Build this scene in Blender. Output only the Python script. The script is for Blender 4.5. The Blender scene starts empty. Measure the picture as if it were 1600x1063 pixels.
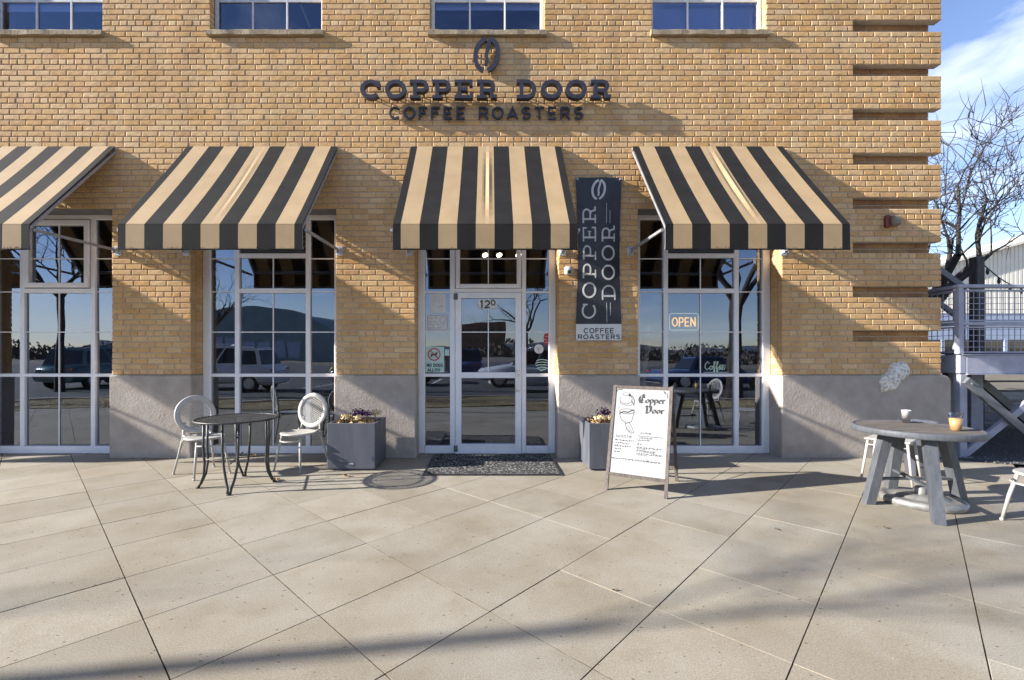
import bpy, math, random
from mathutils import Vector, Matrix, noise
random.seed(11)
R = math.radians
sc = bpy.context.scene
COL = sc.collection

# ------------------------------------------------------------------ camera
CAM_H = 1.428            # eye height
FOC = 698.0              # focal length in photo pixels (photo 1600 wide)
PX, PY = 765.0, 555.0    # principal point in the photo
D = FOC / 112.04         # distance to the brick face
cd = bpy.data.cameras.new('camera')
cd.sensor_fit = 'HORIZONTAL'; cd.sensor_width = 36.0
cd.lens = FOC / 1600 * 36.0
cd.shift_x = (800 - PX) / 1600
cd.shift_y = (PY - 531.5) / 1600
cd.clip_start = 0.05; cd.clip_end = 3000
cam = bpy.data.objects.new('camera', cd); COL.objects.link(cam)
cam.location = (0, 0, CAM_H); cam.rotation_euler = (R(90), 0, 0)
sc.camera = cam

# ------------------------------------------------------------------ light
SUN = Vector((1.0, 0.142, -0.42)).normalized()      # direction the light travels
SUN_EL = math.asin(-SUN.z)
SUN_ROT = math.atan2(-SUN.x, -SUN.y)
wd = bpy.data.worlds.new('World'); sc.world = wd; wd.use_nodes = True
wn, wl = wd.node_tree.nodes, wd.node_tree.links
wn.clear()
wo = wn.new('ShaderNodeOutputWorld'); bg = wn.new('ShaderNodeBackground')
sky = wn.new('ShaderNodeTexSky'); sky.sky_type = 'NISHITA'; sky.sun_disc = False
sky.sun_elevation = SUN_EL; sky.sun_rotation = SUN_ROT
sky.altitude = 1600; sky.air_density = 1.0; sky.dust_density = 0.05; sky.ozone_density = 2.2; sky.air_density = 1.25
tc = wn.new('ShaderNodeTexCoord')
mp = wn.new('ShaderNodeMapping'); mp.inputs['Scale'].default_value = (1.1, 1.1, 4.2)
mp.inputs['Rotation'].default_value = (0.0, R(9), 0.4); mp.inputs['Location'].default_value = (7.1, 2.2, 1.4)
cn = wn.new('ShaderNodeTexNoise'); cn.inputs['Scale'].default_value = 2.1
cn.inputs['Detail'].default_value = 9; cn.inputs['Roughness'].default_value = 0.56
cn.inputs['Distortion'].default_value = 0.55
cr = wn.new('ShaderNodeValToRGB')
cr.color_ramp.elements[0].position = 0.52; cr.color_ramp.elements[0].color = (0, 0, 0, 1)
cr.color_ramp.elements[1].position = 0.88; cr.color_ramp.elements[1].color = (0.85, 0.85, 0.85, 1)
cm = wn.new('ShaderNodeMixRGB'); cm.inputs[2].default_value = (9.0, 9.2, 9.8, 1)
bg.inputs['Strength'].default_value = 0.085
wl.new(tc.outputs['Generated'], mp.inputs['Vector']); wl.new(mp.outputs[0], cn.inputs['Vector'])
wl.new(cn.outputs['Fac'], cr.inputs[0]); wl.new(cr.outputs[0], cm.inputs[0])
wt = wn.new('ShaderNodeMixRGB'); wt.blend_type = 'MULTIPLY'; wt.inputs[0].default_value = 1.0; wt.inputs[2].default_value = (1.02, 0.95, 1.06, 1)   # white balance
wl.new(sky.outputs[0], wt.inputs[1]); wl.new(wt.outputs[0], cm.inputs[1]); wl.new(cm.outputs[0], bg.inputs['Color'])
wl.new(bg.outputs[0], wo.inputs['Surface'])

sd = bpy.data.lights.new('sun', 'SUN'); sd.energy = 5.0; sd.angle = R(0.53); sd.color = (1.0, 0.95, 0.88)
sun = bpy.data.objects.new('sun', sd); COL.objects.link(sun)
sun.rotation_euler = SUN.to_track_quat('-Z', 'Y').to_euler(); sun.location = (-20, -3, 12)

vs = sc.view_settings
vs.view_transform = 'Standard'; vs.look = 'None'; vs.gamma = 1.0; vs.use_curve_mapping = False
vs.exposure = 1.45

# ------------------------------------------------------------------ photo-to-place helpers
def wx(px, Y=D): return (px - PX) * Y / FOC
def wz(py, Y=D): return CAM_H - (py - PY) * Y / FOC
def gnd(px, py):
    Y = CAM_H * FOC / (py - PY); return (wx(px, Y), Y)

# ------------------------------------------------------------------ materials
MATS = {}
def nodes_of(m): return m.node_tree.nodes, m.node_tree.links
def new_mat(name):
    m = bpy.data.materials.new(name); m.use_nodes = True
    MATS[name] = m; return m
def coord(n, l, kind):
    if kind == 'world':
        g = n.new('ShaderNodeNewGeometry'); return g.outputs['Position']
    t = n.new('ShaderNodeTexCoord'); return t.outputs['Object']
def mat(name, c1, c2=None, scale=8.0, rough=0.6, metal=0.0, bump=0.0, bscale=60.0, bdist=0.003,
        space='object', lo=0.35, hi=0.65, detail=6, rvar=0.0, stretch=None, spec=0.5, objvar=0.0):
    m = new_mat(name); n, l = nodes_of(m); b = n['Principled BSDF']
    b.inputs['Roughness'].default_value = rough; b.inputs['Metallic'].default_value = metal
    b.inputs['Specular IOR Level'].default_value = spec
    out = None
    co = coord(n, l, space)
    if stretch:
        mpn = n.new('ShaderNodeMapping'); mpn.inputs['Scale'].default_value = stretch
        l.new(co, mpn.inputs[0]); co = mpn.outputs[0]
    if c2 is None:
        c2 = tuple(min(1, x * 1.12) for x in c1); 
    tx = n.new('ShaderNodeTexNoise'); tx.inputs['Scale'].default_value = scale; tx.inputs['Detail'].default_value = detail
    tx.inputs['Roughness'].default_value = 0.6
    l.new(co, tx.inputs['Vector'])
    rp = n.new('ShaderNodeValToRGB')
    rp.color_ramp.elements[0].position = lo; rp.color_ramp.elements[0].color = (*c1, 1)
    rp.color_ramp.elements[1].position = hi; rp.color_ramp.elements[1].color = (*c2, 1)
    l.new(tx.outputs['Fac'], rp.inputs[0]); out = rp.outputs[0]
    if objvar:
        oi = n.new('ShaderNodeObjectInfo'); mr = n.new('ShaderNodeMapRange')
        mr.inputs[3].default_value = 1 - objvar; mr.inputs[4].default_value = 1 + objvar
        l.new(oi.outputs['Random'], mr.inputs[0])
        mx = n.new('ShaderNodeVectorMath'); mx.operation = 'SCALE'
        l.new(out, mx.inputs[0]); l.new(mr.outputs[0], mx.inputs['Scale']); out = mx.outputs[0]
    l.new(out, b.inputs['Base Color'])
    if rvar:
        mr = n.new('ShaderNodeMapRange'); mr.inputs[3].default_value = rough - rvar; mr.inputs[4].default_value = rough + rvar
        l.new(tx.outputs['Fac'], mr.inputs[0]); l.new(mr.outputs[0], b.inputs['Roughness'])
    if bump:
        bt = n.new('ShaderNodeTexNoise'); bt.inputs['Scale'].default_value = bscale; bt.inputs['Detail'].default_value = 5
        l.new(co, bt.inputs['Vector'])
        bp = n.new('ShaderNodeBump'); bp.inputs['Strength'].default_value = bump; bp.inputs['Distance'].default_value = bdist
        l.new(bt.outputs['Fac'], bp.inputs['Height']); l.new(bp.outputs[0], b.inputs['Normal'])
    return m

def brick_mat(name, stops):
    m = new_mat(name); n, l = nodes_of(m); b = n['Principled BSDF']
    b.inputs['Roughness'].default_value = 0.85; b.inputs['Specular IOR Level'].default_value = 0.25
    g = n.new('ShaderNodeNewGeometry'); oi = n.new('ShaderNodeObjectInfo')
    ad = n.new('ShaderNodeMath'); ad.operation = 'ADD'
    l.new(g.outputs['Random Per Island'], ad.inputs[0]); l.new(oi.outputs['Random'], ad.inputs[1])
    fr = n.new('ShaderNodeMath'); fr.operation = 'FRACT'; l.new(ad.outputs[0], fr.inputs[0])
    rp = n.new('ShaderNodeValToRGB'); cr_ = rp.color_ramp
    while len(cr_.elements) < len(stops): cr_.elements.new(0.5)
    for i, c in enumerate(stops):
        cr_.elements[i].position = i / (len(stops) - 1); cr_.elements[i].color = (*c, 1)
    l.new(fr.outputs[0], rp.inputs[0])
    t1 = n.new('ShaderNodeTexNoise'); t1.inputs['Scale'].default_value = 48; t1.inputs['Detail'].default_value = 8; t1.inputs['Roughness'].default_value = 0.7
    l.new(g.outputs['Position'], t1.inputs['Vector'])
    mr = n.new('ShaderNodeMapRange'); mr.inputs[1].default_value = 0.3; mr.inputs[2].default_value = 0.7; mr.inputs[3].default_value = 0.62; mr.inputs[4].default_value = 1.28
    l.new(t1.outputs['Fac'], mr.inputs[0])
    vm = n.new('ShaderNodeVectorMath'); vm.operation = 'SCALE'
    l.new(rp.outputs[0], vm.inputs[0]); l.new(mr.outputs[0], vm.inputs['Scale'])
    # weathering over several courses
    t2 = n.new('ShaderNodeTexNoise'); t2.inputs['Scale'].default_value = 0.9; t2.inputs['Detail'].default_value = 4
    l.new(g.outputs['Position'], t2.inputs['Vector'])
    m2 = n.new('ShaderNodeMapRange'); m2.inputs[1].default_value = 0.35; m2.inputs[2].default_value = 0.68; m2.inputs[3].default_value = 0.0; m2.inputs[4].default_value = 0.35
    l.new(t2.outputs['Fac'], m2.inputs[0])
    mx = n.new('ShaderNodeMixRGB'); mx.inputs[2].default_value = (0.57, 0.385, 0.19, 1)
    l.new(m2.outputs[0], mx.inputs[0]); l.new(vm.outputs[0], mx.inputs[1])
    # vertical rain streaks
    sm = n.new('ShaderNodeMapping'); sm.inputs['Scale'].default_value = (3.2, 3.2, 0.22); l.new(g.outputs['Position'], sm.inputs[0])
    t3 = n.new('ShaderNodeTexNoise'); t3.inputs['Scale'].default_value = 1.0; t3.inputs['Detail'].default_value = 5; l.new(sm.outputs[0], t3.inputs['Vector'])
    m3 = n.new('ShaderNodeMapRange'); m3.inputs[1].default_value = 0.32; m3.inputs[2].default_value = 0.58; m3.inputs[3].default_value = 0.84; m3.inputs[4].default_value = 1.04
    l.new(t3.outputs['Fac'], m3.inputs[0]); v3 = n.new('ShaderNodeVectorMath'); v3.operation = 'SCALE'
    l.new(mx.outputs[0], v3.inputs[0]); l.new(m3.outputs[0], v3.inputs['Scale'])
    l.new(v3.outputs[0], b.inputs['Base Color'])
    bt = n.new('ShaderNodeTexNoise'); bt.inputs['Scale'].default_value = 105; bt.inputs['Detail'].default_value = 4
    l.new(g.outputs['Position'], bt.inputs['Vector'])
    bp = n.new('ShaderNodeBump'); bp.inputs['Strength'].default_value = 0.32; bp.inputs['Distance'].default_value = 0.002
    l.new(bt.outputs['Fac'], bp.inputs['Height']); l.new(bp.outputs[0], b.inputs['Normal'])
    return m
brick_mat('brick_buff', [(0.60, 0.37, 0.17), (0.65, 0.435, 0.225), (0.56, 0.315, 0.12), (0.63, 0.39, 0.17), (0.53, 0.31, 0.14), (0.67, 0.465, 0.25), (0.58, 0.335, 0.165)])
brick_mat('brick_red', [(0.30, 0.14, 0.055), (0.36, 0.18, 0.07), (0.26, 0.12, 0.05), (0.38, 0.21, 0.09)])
mat('mortar', (0.40, 0.34, 0.265), (0.52, 0.45, 0.36), 20, 0.9, bump=0.4, bscale=160, space='world')
mat('plinth', (0.3145, 0.2677, 0.2253), (0.4250, 0.3697, 0.3187), 4.5, 0.88, bump=0.5, bscale=38, bdist=0.008, space='world', lo=0.3, hi=0.7)
mat('alu', (0.76, 0.75, 0.765), (0.82, 0.81, 0.82), 5, 0.42, metal=0.1, bump=0.03, bscale=30, space='world')
mat('muntin', (0.78, 0.77, 0.76), (0.84, 0.83, 0.82), 5, 0.5)
mat('steel_win', (0.45, 0.46, 0.50), (0.62, 0.62, 0.64), 9, 0.5)
mat('white_trim', (0.70, 0.66, 0.60), (0.80, 0.77, 0.72), 9, 0.6)
mat('sill', (0.27, 0.205, 0.13), (0.39, 0.31, 0.205), 9, 0.9, bump=0.7, bscale=40, bdist=0.006, space='world')
mat('louver', (0.10, 0.10, 0.10), (0.14, 0.14, 0.14), 9, 0.6)
mat('dark_gap', (0.02, 0.02, 0.02), (0.03, 0.03, 0.03), 9, 0.8)
mat('navy', (0.022, 0.022, 0.034), (0.035, 0.035, 0.05), 14, 0.45, bump=0.05)
mat('banner', (0.016, 0.016, 0.022), (0.026, 0.026, 0.034), 6, 0.38, bump=0.25, bscale=7, bdist=0.02)
mat('banner_ink', (0.5100, 0.5015, 0.4930), (0.5610, 0.5525, 0.5355), 6, 0.5)
mat('tan_cloth', (0.33, 0.228, 0.121), (0.38, 0.265, 0.145), 3.5, 0.85, bump=0.25, bscale=420, bdist=0.001, rvar=0.05)
mat('bracket', (0.42, 0.44, 0.50), (0.60, 0.62, 0.66), 14, 0.45, metal=0.3)
mat('awn_frame', (0.30, 0.30, 0.31), (0.42, 0.42, 0.43), 14, 0.45, metal=0.4)
mat('white_paint', (0.3910, 0.3740, 0.3400), (0.4675, 0.4462, 0.4080), 14, 0.5, bump=0.04, bscale=50)
mat('black_iron', (0.022, 0.021, 0.020), (0.05, 0.047, 0.043), 12, 0.5, bump=0.1, bscale=80, spec=0.5)
mat('planter', (0.0723, 0.0782, 0.0978), (0.1062, 0.1105, 0.1318), 3.0, 0.55, bump=0.06, bscale=40, stretch=(3, 3, 0.5))
mat('soil', (0.03, 0.022, 0.015), (0.08, 0.06, 0.04), 30, 0.95, bump=0.6)
mat('joint', (0.07, 0.055, 0.04), (0.21, 0.17, 0.12), 9, 0.95, bump=0.5, space='world', lo=0.42, hi=0.66)
mat('leaf_dry', (0.26, 0.15, 0.07), (0.45, 0.29, 0.13), 6, 0.8, objvar=0.25, lo=0.4, hi=0.6)
mat('petal_purple', (0.10, 0.02, 0.09), (0.20, 0.05, 0.17), 18, 0.7)
mat('petal_cream', (0.58, 0.42, 0.20), (0.66, 0.52, 0.30), 18, 0.75)
mat('stem', (0.10, 0.07, 0.04), (0.2, 0.14, 0.08), 20, 0.85)
mat('wood_grey', (0.0850, 0.0723, 0.0612), (0.1615, 0.1403, 0.1190), 5, 0.75, bump=0.25, bscale=30, stretch=(1, 9, 1))
mat('table_paint', (0.0723, 0.0782, 0.0892), (0.1062, 0.1122, 0.1232), 7, 0.6, bump=0.15, bscale=40, stretch=(6, 6, 1))
mat('galv', (0.2125, 0.2125, 0.2040), (0.3400, 0.3315, 0.3102), 16, 0.5, metal=0.45, bump=0.1)
mat('frame_wood', (0.07, 0.056, 0.047), (0.14, 0.115, 0.10), 8, 0.75, bump=0.2, bscale=60, stretch=(6, 6, 1))
mat('whiteboard', (0.3060, 0.3060, 0.3060), (0.3400, 0.3400, 0.3357), 3, 0.35)
mat('ink', (0.02, 0.02, 0.02), (0.04, 0.04, 0.04), 30, 0.7)
mat('ink_grey', (0.28, 0.28, 0.29), (0.4, 0.4, 0.41), 30, 0.7)
mat('paper', (0.6290, 0.6290, 0.6205), (0.6800, 0.6800, 0.6715), 6, 0.7)
mat('sign_green', (0.42, 0.60, 0.55), (0.52, 0.68, 0.62), 6, 0.5)
mat('sign_red', (0.45, 0.03, 0.03), (0.5, 0.05, 0.05), 6, 0.5)
mat('cup_white', (0.5270, 0.5270, 0.5185), (0.5610, 0.5610, 0.5525), 9, 0.45)
mat('coffee', (0.40, 0.22, 0.095), (0.46, 0.27, 0.125), 12, 0.25)
mat('alarm_red', (0.16, 0.022, 0.015), (0.2, 0.03, 0.02), 9, 0.45)
mat('beige_plastic', (0.17, 0.13, 0.09), (0.22, 0.17, 0.12), 9, 0.5)
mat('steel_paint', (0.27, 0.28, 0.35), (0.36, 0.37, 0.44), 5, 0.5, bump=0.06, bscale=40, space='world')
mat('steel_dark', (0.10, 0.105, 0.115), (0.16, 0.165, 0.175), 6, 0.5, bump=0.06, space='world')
mat('post_wood', (0.05, 0.045, 0.045), (0.10, 0.09, 0.085), 6, 0.8, bump=0.2, stretch=(6, 6, 1))
mat('siding', (0.74, 0.69, 0.60), (0.80, 0.76, 0.67), 1.2, 0.7, space='world')
mat('siding_blue', (0.30, 0.36, 0.48), (0.36, 0.42, 0.54), 1.2, 0.6, space='world')
mat('bark', (0.03, 0.025, 0.023), (0.07, 0.058, 0.05), 9, 0.9, bump=0.5, bscale=22, bdist=0.01, stretch=(4, 4, 0.7))
mat('asphalt', (0.04, 0.04, 0.042), (0.065, 0.065, 0.066), 3, 0.9, bump=0.4, bscale=90, space='world')
mat('dirt', (0.10, 0.085, 0.06), (0.16, 0.135, 0.095), 0.8, 0.95, bump=0.3, bscale=10, space='world')
mat('gravel_bed', (0.035, 0.035, 0.04), (0.07, 0.07, 0.075), 24, 0.95, bump=0.9, bscale=50, bdist=0.02, space='world')
mat('stone', (0.06, 0.06, 0.065), (0.12, 0.115, 0.115), 12, 0.9)
mat('lawn', (0.20, 0.15, 0.07), (0.32, 0.25, 0.12), 5, 0.95, bump=0.5, bscale=60, space='world')
mat('blade', (0.25, 0.18, 0.08), (0.42, 0.32, 0.15), 3, 0.9, space='world')
mat('tyre', (0.015, 0.015, 0.015), (0.025, 0.025, 0.025), 20, 0.8)
mat('rim', (0.5, 0.5, 0.52), (0.6, 0.6, 0.62), 9, 0.3, metal=0.8)
mat('car_glass', (0.01, 0.012, 0.015), (0.02, 0.022, 0.026), 3, 0.05)
mat('hangar', (0.16, 0.22, 0.24), (0.21, 0.27, 0.29), 0.6, 0.6, space='world')
mat('far_brick', (0.16, 0.09, 0.06), (0.22, 0.13, 0.09), 1.0, 0.9, space='world')
mat('hill', (0.05, 0.065, 0.10), (0.07, 0.085, 0.125), 0.02, 1.0, space='world')
mat('far_wood', (0.06, 0.05, 0.04), (0.12, 0.1, 0.08), 0.5, 1.0, space='world')
mat('int_wall', (0.22, 0.165, 0.115), (0.30, 0.23, 0.16), 2, 0.9, space='world')
mat('int_floor', (0.24, 0.14, 0.075), (0.36, 0.22, 0.12), 6, 0.5, space='world', stretch=(8, 1, 1))
mat('int_wood', (0.16, 0.085, 0.035), (0.30, 0.17, 0.075), 6, 0.55, stretch=(6, 6, 1))
mat('blind', (0.76, 0.76, 0.76), (0.82, 0.82, 0.82), 4, 0.8)
mat('room_blue', (0.02, 0.035, 0.12), (0.03, 0.05, 0.16), 3, 0.8)
mat('yellow_wood', (0.62, 0.42, 0.16), (0.7, 0.5, 0.22), 6, 0.6)
mat('patch', (0.48, 0.43, 0.36), (0.86, 0.81, 0.73), 30, 0.95, bump=1.0, bscale=45, bdist=0.02, lo=0.4, hi=0.55)
for nm, c in (('car_silver', (0.42, 0.44, 0.48)), ('car_dark', (0.03, 0.035, 0.045)), ('car_white', (0.7, 0.7, 0.7)), ('car_blue', (0.04, 0.07, 0.16)), ('car_green', (0.35, 0.42, 0.06)), ('car_teal', (0.06, 0.14, 0.15))):
    m = mat(nm, c, tuple(x * 1.05 for x in c), 2, 0.22, spec=0.7)

def black_cloth():
    m = new_mat('black_cloth'); n, l = nodes_of(m); b = n['Principled BSDF']
    b.inputs['Roughness'].default_value = 0.8; b.inputs['Specular IOR Level'].default_value = 0.12
    t = n.new('ShaderNodeTexCoord')
    v = n.new('ShaderNodeTexVoronoi'); v.inputs['Scale'].default_value = 34
    l.new(t.outputs['Object'], v.inputs['Vector'])
    r_ = n.new('ShaderNodeValToRGB'); r_.color_ramp.elements[0].position = 0.06; r_.color_ramp.elements[0].color = (0.075, 0.07, 0.066, 1)
    r_.color_ramp.elements[1].position = 0.13; r_.color_ramp.elements[1].color = (0.006, 0.006, 0.007, 1)
    l.new(v.outputs['Distance'], r_.inputs[0])
    n2 = n.new('ShaderNodeTexNoise'); n2.inputs['Scale'].default_value = 5; n2.inputs['Detail'].default_value = 6
    l.new(t.outputs['Object'], n2.inputs['Vector'])
    r2 = n.new('ShaderNodeValToRGB'); r2.color_ramp.elements[0].color = (0.012, 0.0115, 0.012, 1); r2.color_ramp.elements[1].color = (0.026, 0.025, 0.0245, 1)
    l.new(n2.outputs['Fac'], r2.inputs[0])
    mx = n.new('ShaderNodeMixRGB'); mx.blend_type = 'LIGHTEN'; mx.inputs[0].default_value = 0.6
    l.new(r2.outputs[0], mx.inputs[1]); l.new(r_.outputs[0], mx.inputs[2]); l.new(mx.outputs[0], b.inputs['Base Color'])
black_cloth()

def paving_mat():
    m = new_mat('paving'); n, l = nodes_of(m); b = n['Principled BSDF']
    b.inputs['Roughness'].default_value = 0.88; b.inputs['Specular IOR Level'].default_value = 0.3
    g = n.new('ShaderNodeNewGeometry'); oi = n.new('ShaderNodeObjectInfo')
    def nz(s, d=5, ro=0.6):
        t = n.new('ShaderNodeTexNoise'); t.inputs['Scale'].default_value = s; t.inputs['Detail'].default_value = d; t.inputs['Roughness'].default_value = ro
        l.new(g.outputs['Position'], t.inputs['Vector']); return t.outputs['Fac']
    def ramp(f, a, b_, ca, cb):
        r_ = n.new('ShaderNodeValToRGB'); r_.color_ramp.elements[0].position = a; r_.color_ramp.elements[1].position = b_
        r_.color_ramp.elements[0].color = (*ca, 1); r_.color_ramp.elements[1].color = (*cb, 1); l.new(f, r_.inputs[0]); return r_.outputs[0]
    def mul(a, b_, f=1.0):
        x = n.new('ShaderNodeMixRGB'); x.blend_type = 'MULTIPLY'; x.inputs[0].default_value = f; l.new(a, x.inputs[1]); l.new(b_, x.inputs[2]); return x.outputs[0]
    base = ramp(nz(130, 4), 0.3, 0.7, (0.232, 0.209, 0.168), (0.405, 0.368, 0.302))
    tone = n.new('ShaderNodeMapRange'); tone.inputs[3].default_value = 0.91; tone.inputs[4].default_value = 1.07
    l.new(oi.outputs['Random'], tone.inputs[0])
    sc_ = n.new('ShaderNodeVectorMath'); sc_.operation = 'SCALE'; l.new(base, sc_.inputs[0]); l.new(tone.outputs[0], sc_.inputs['Scale'])
    c = mul(sc_.outputs[0], ramp(nz(0.75, 5), 0.40, 0.60, (0.72, 0.65, 0.54), (1, 1, 1)), 0.55)
    c = mul(c, ramp(nz(2.3, 6), 0.30, 0.52, (0.74, 0.68, 0.58), (1, 1, 1)), 0.5)
    mp_ = n.new('ShaderNodeMapping'); mp_.inputs['Rotation'].default_value = (0, 0, 0.35); mp_.inputs['Scale'].default_value = (1, 2.1, 1)
    l.new(g.outputs['Position'], mp_.inputs[0])
    v = n.new('ShaderNodeTexVoronoi'); v.inputs['Scale'].default_value = 17; v.inputs['Randomness'].default_value = 1.0
    l.new(mp_.outputs[0], v.inputs['Vector'])
    # only some cells hold a pit
    sep = n.new('ShaderNodeSeparateColor'); l.new(v.outputs['Color'], sep.inputs[0])
    gt = n.new('ShaderNodeMapRange'); gt.inputs[1].default_value = 0.45; gt.inputs[2].default_value = 1.0; gt.inputs[3].default_value = 0.0; gt.inputs[4].default_value = 0.17
    l.new(sep.outputs[0], gt.inputs[0])
    lt = n.new('ShaderNodeMath'); lt.operation = 'LESS_THAN'; l.new(v.outputs['Distance'], lt.inputs[0]); l.new(gt.outputs[0], lt.inputs[1])
    inv = n.new('ShaderNodeMath'); inv.operation = 'MULTIPLY'; inv.inputs[1].default_value = -1.0; l.new(lt.outputs[0], inv.inputs[0])
    add = n.new('ShaderNodeMath'); add.operation = 'MULTIPLY_ADD'; add.inputs[1].default_value = 0.30; l.new(nz(170, 3), add.inputs[0]); l.new(inv.outputs[0], add.inputs[2])
    bp = n.new('ShaderNodeBump'); bp.inputs['Strength'].default_value = 0.55; bp.inputs['Distance'].default_value = 0.004
    l.new(add.outputs[0], bp.inputs['Height']); l.new(bp.outputs[0], b.inputs['Normal'])
    pit = ramp(lt.outputs[0], 0.0, 1.0, (1, 1, 1), (0.45, 0.40, 0.35))
    l.new(mul(c, pit), b.inputs['Base Color'])
paving_mat()

def mat_mat():
    m = new_mat('doormat'); n, l = nodes_of(m); b = n['Principled BSDF']; b.inputs['Roughness'].default_value = 0.95
    t = n.new('ShaderNodeTexCoord'); nz = n.new('ShaderNodeTexNoise'); nz.inputs['Scale'].default_value = 42; nz.inputs['Detail'].default_value = 3
    l.new(t.outputs['Object'], nz.inputs['Vector'])
    r_ = n.new('ShaderNodeValToRGB'); r_.color_ramp.elements[0].position = 0.52; r_.color_ramp.elements[0].color = (0.015, 0.015, 0.015, 1)
    r_.color_ramp.elements[1].position = 0.66; r_.color_ramp.elements[1].color = (0.34, 0.33, 0.31, 1)
    l.new(nz.outputs['Fac'], r_.inputs[0]); l.new(r_.outputs[0], b.inputs['Base Color'])
    bp = n.new('ShaderNodeBump'); bp.inputs['Strength'].default_value = 0.8; bp.inputs['Distance'].default_value = 0.006
    l.new(nz.outputs['Fac'], bp.inputs['Height']); l.new(bp.outputs[0], b.inputs['Normal'])
mat_mat()

def glass_mat(name, tint, base, col=(1, 1, 1)):
    m = new_mat(name); n, l = nodes_of(m); n.remove(n['Principled BSDF']); o = n['Material Output']
    tr = n.new('ShaderNodeBsdfTransparent'); tr.inputs[0].default_value = (*tint, 1)
    gl = n.new('ShaderNodeBsdfGlossy'); gl.inputs['Roughness'].default_value = 0.0; gl.inputs[0].default_value = (*col, 1)
    lw = n.new('ShaderNodeFresnel'); lw.inputs[0].default_value = 1.5
    mr = n.new('ShaderNodeMapRange'); mr.inputs[1].default_value = 0.04; mr.inputs[2].default_value = 1; mr.inputs[3].default_value = base; mr.inputs[4].default_value = 1
    l.new(lw.outputs[0], mr.inputs[0])
    mx = n.new('ShaderNodeMixShader'); l.new(mr.outputs[0], mx.inputs[0]); l.new(tr.outputs[0], mx.inputs[1]); l.new(gl.outputs[0], mx.inputs[2])
    # faint waviness of real panes
    t = n.new('ShaderNodeTexCoord'); nz = n.new('ShaderNodeTexNoise'); nz.inputs['Scale'].default_value = 1.3; nz.inputs['Detail'].default_value = 1
    l.new(t.outputs['Object'], nz.inputs['Vector'])
    bp = n.new('ShaderNodeBump'); bp.inputs['Strength'].default_value = 0.12; bp.inputs['Distance'].default_value = 0.02
    l.new(nz.outputs['Fac'], bp.inputs['Height']); l.new(bp.outputs[0], gl.inputs['Normal'])
    l.new(mx.outputs[0], o.inputs[0])
glass_mat('glass', (0.78, 0.77, 0.73), 0.24, (0.72, 0.82, 1.0))
glass_mat('glass_up', (0.62, 0.68, 0.90), 0.15, (0.62, 0.75, 1.0))
glass_mat('clear_cup', (0.93, 0.93, 0.93), 0.06)

def emit_mat(name, c, s):
    m = new_mat(name); n, l = nodes_of(m); b = n['Principled BSDF']
    b.inputs['Base Color'].default_value = (*c, 1); b.inputs['Emission Color'].default_value = (*c, 1); b.inputs['Emission Strength'].default_value = s
emit_mat('neon_orange', (1.0, 0.55, 0.07), 0.45)
emit_mat('neon_white', (0.70, 0.88, 0.84), 0.10)
emit_mat('lamp_glow', (1.0, 0.85, 0.62), 4.0)

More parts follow.
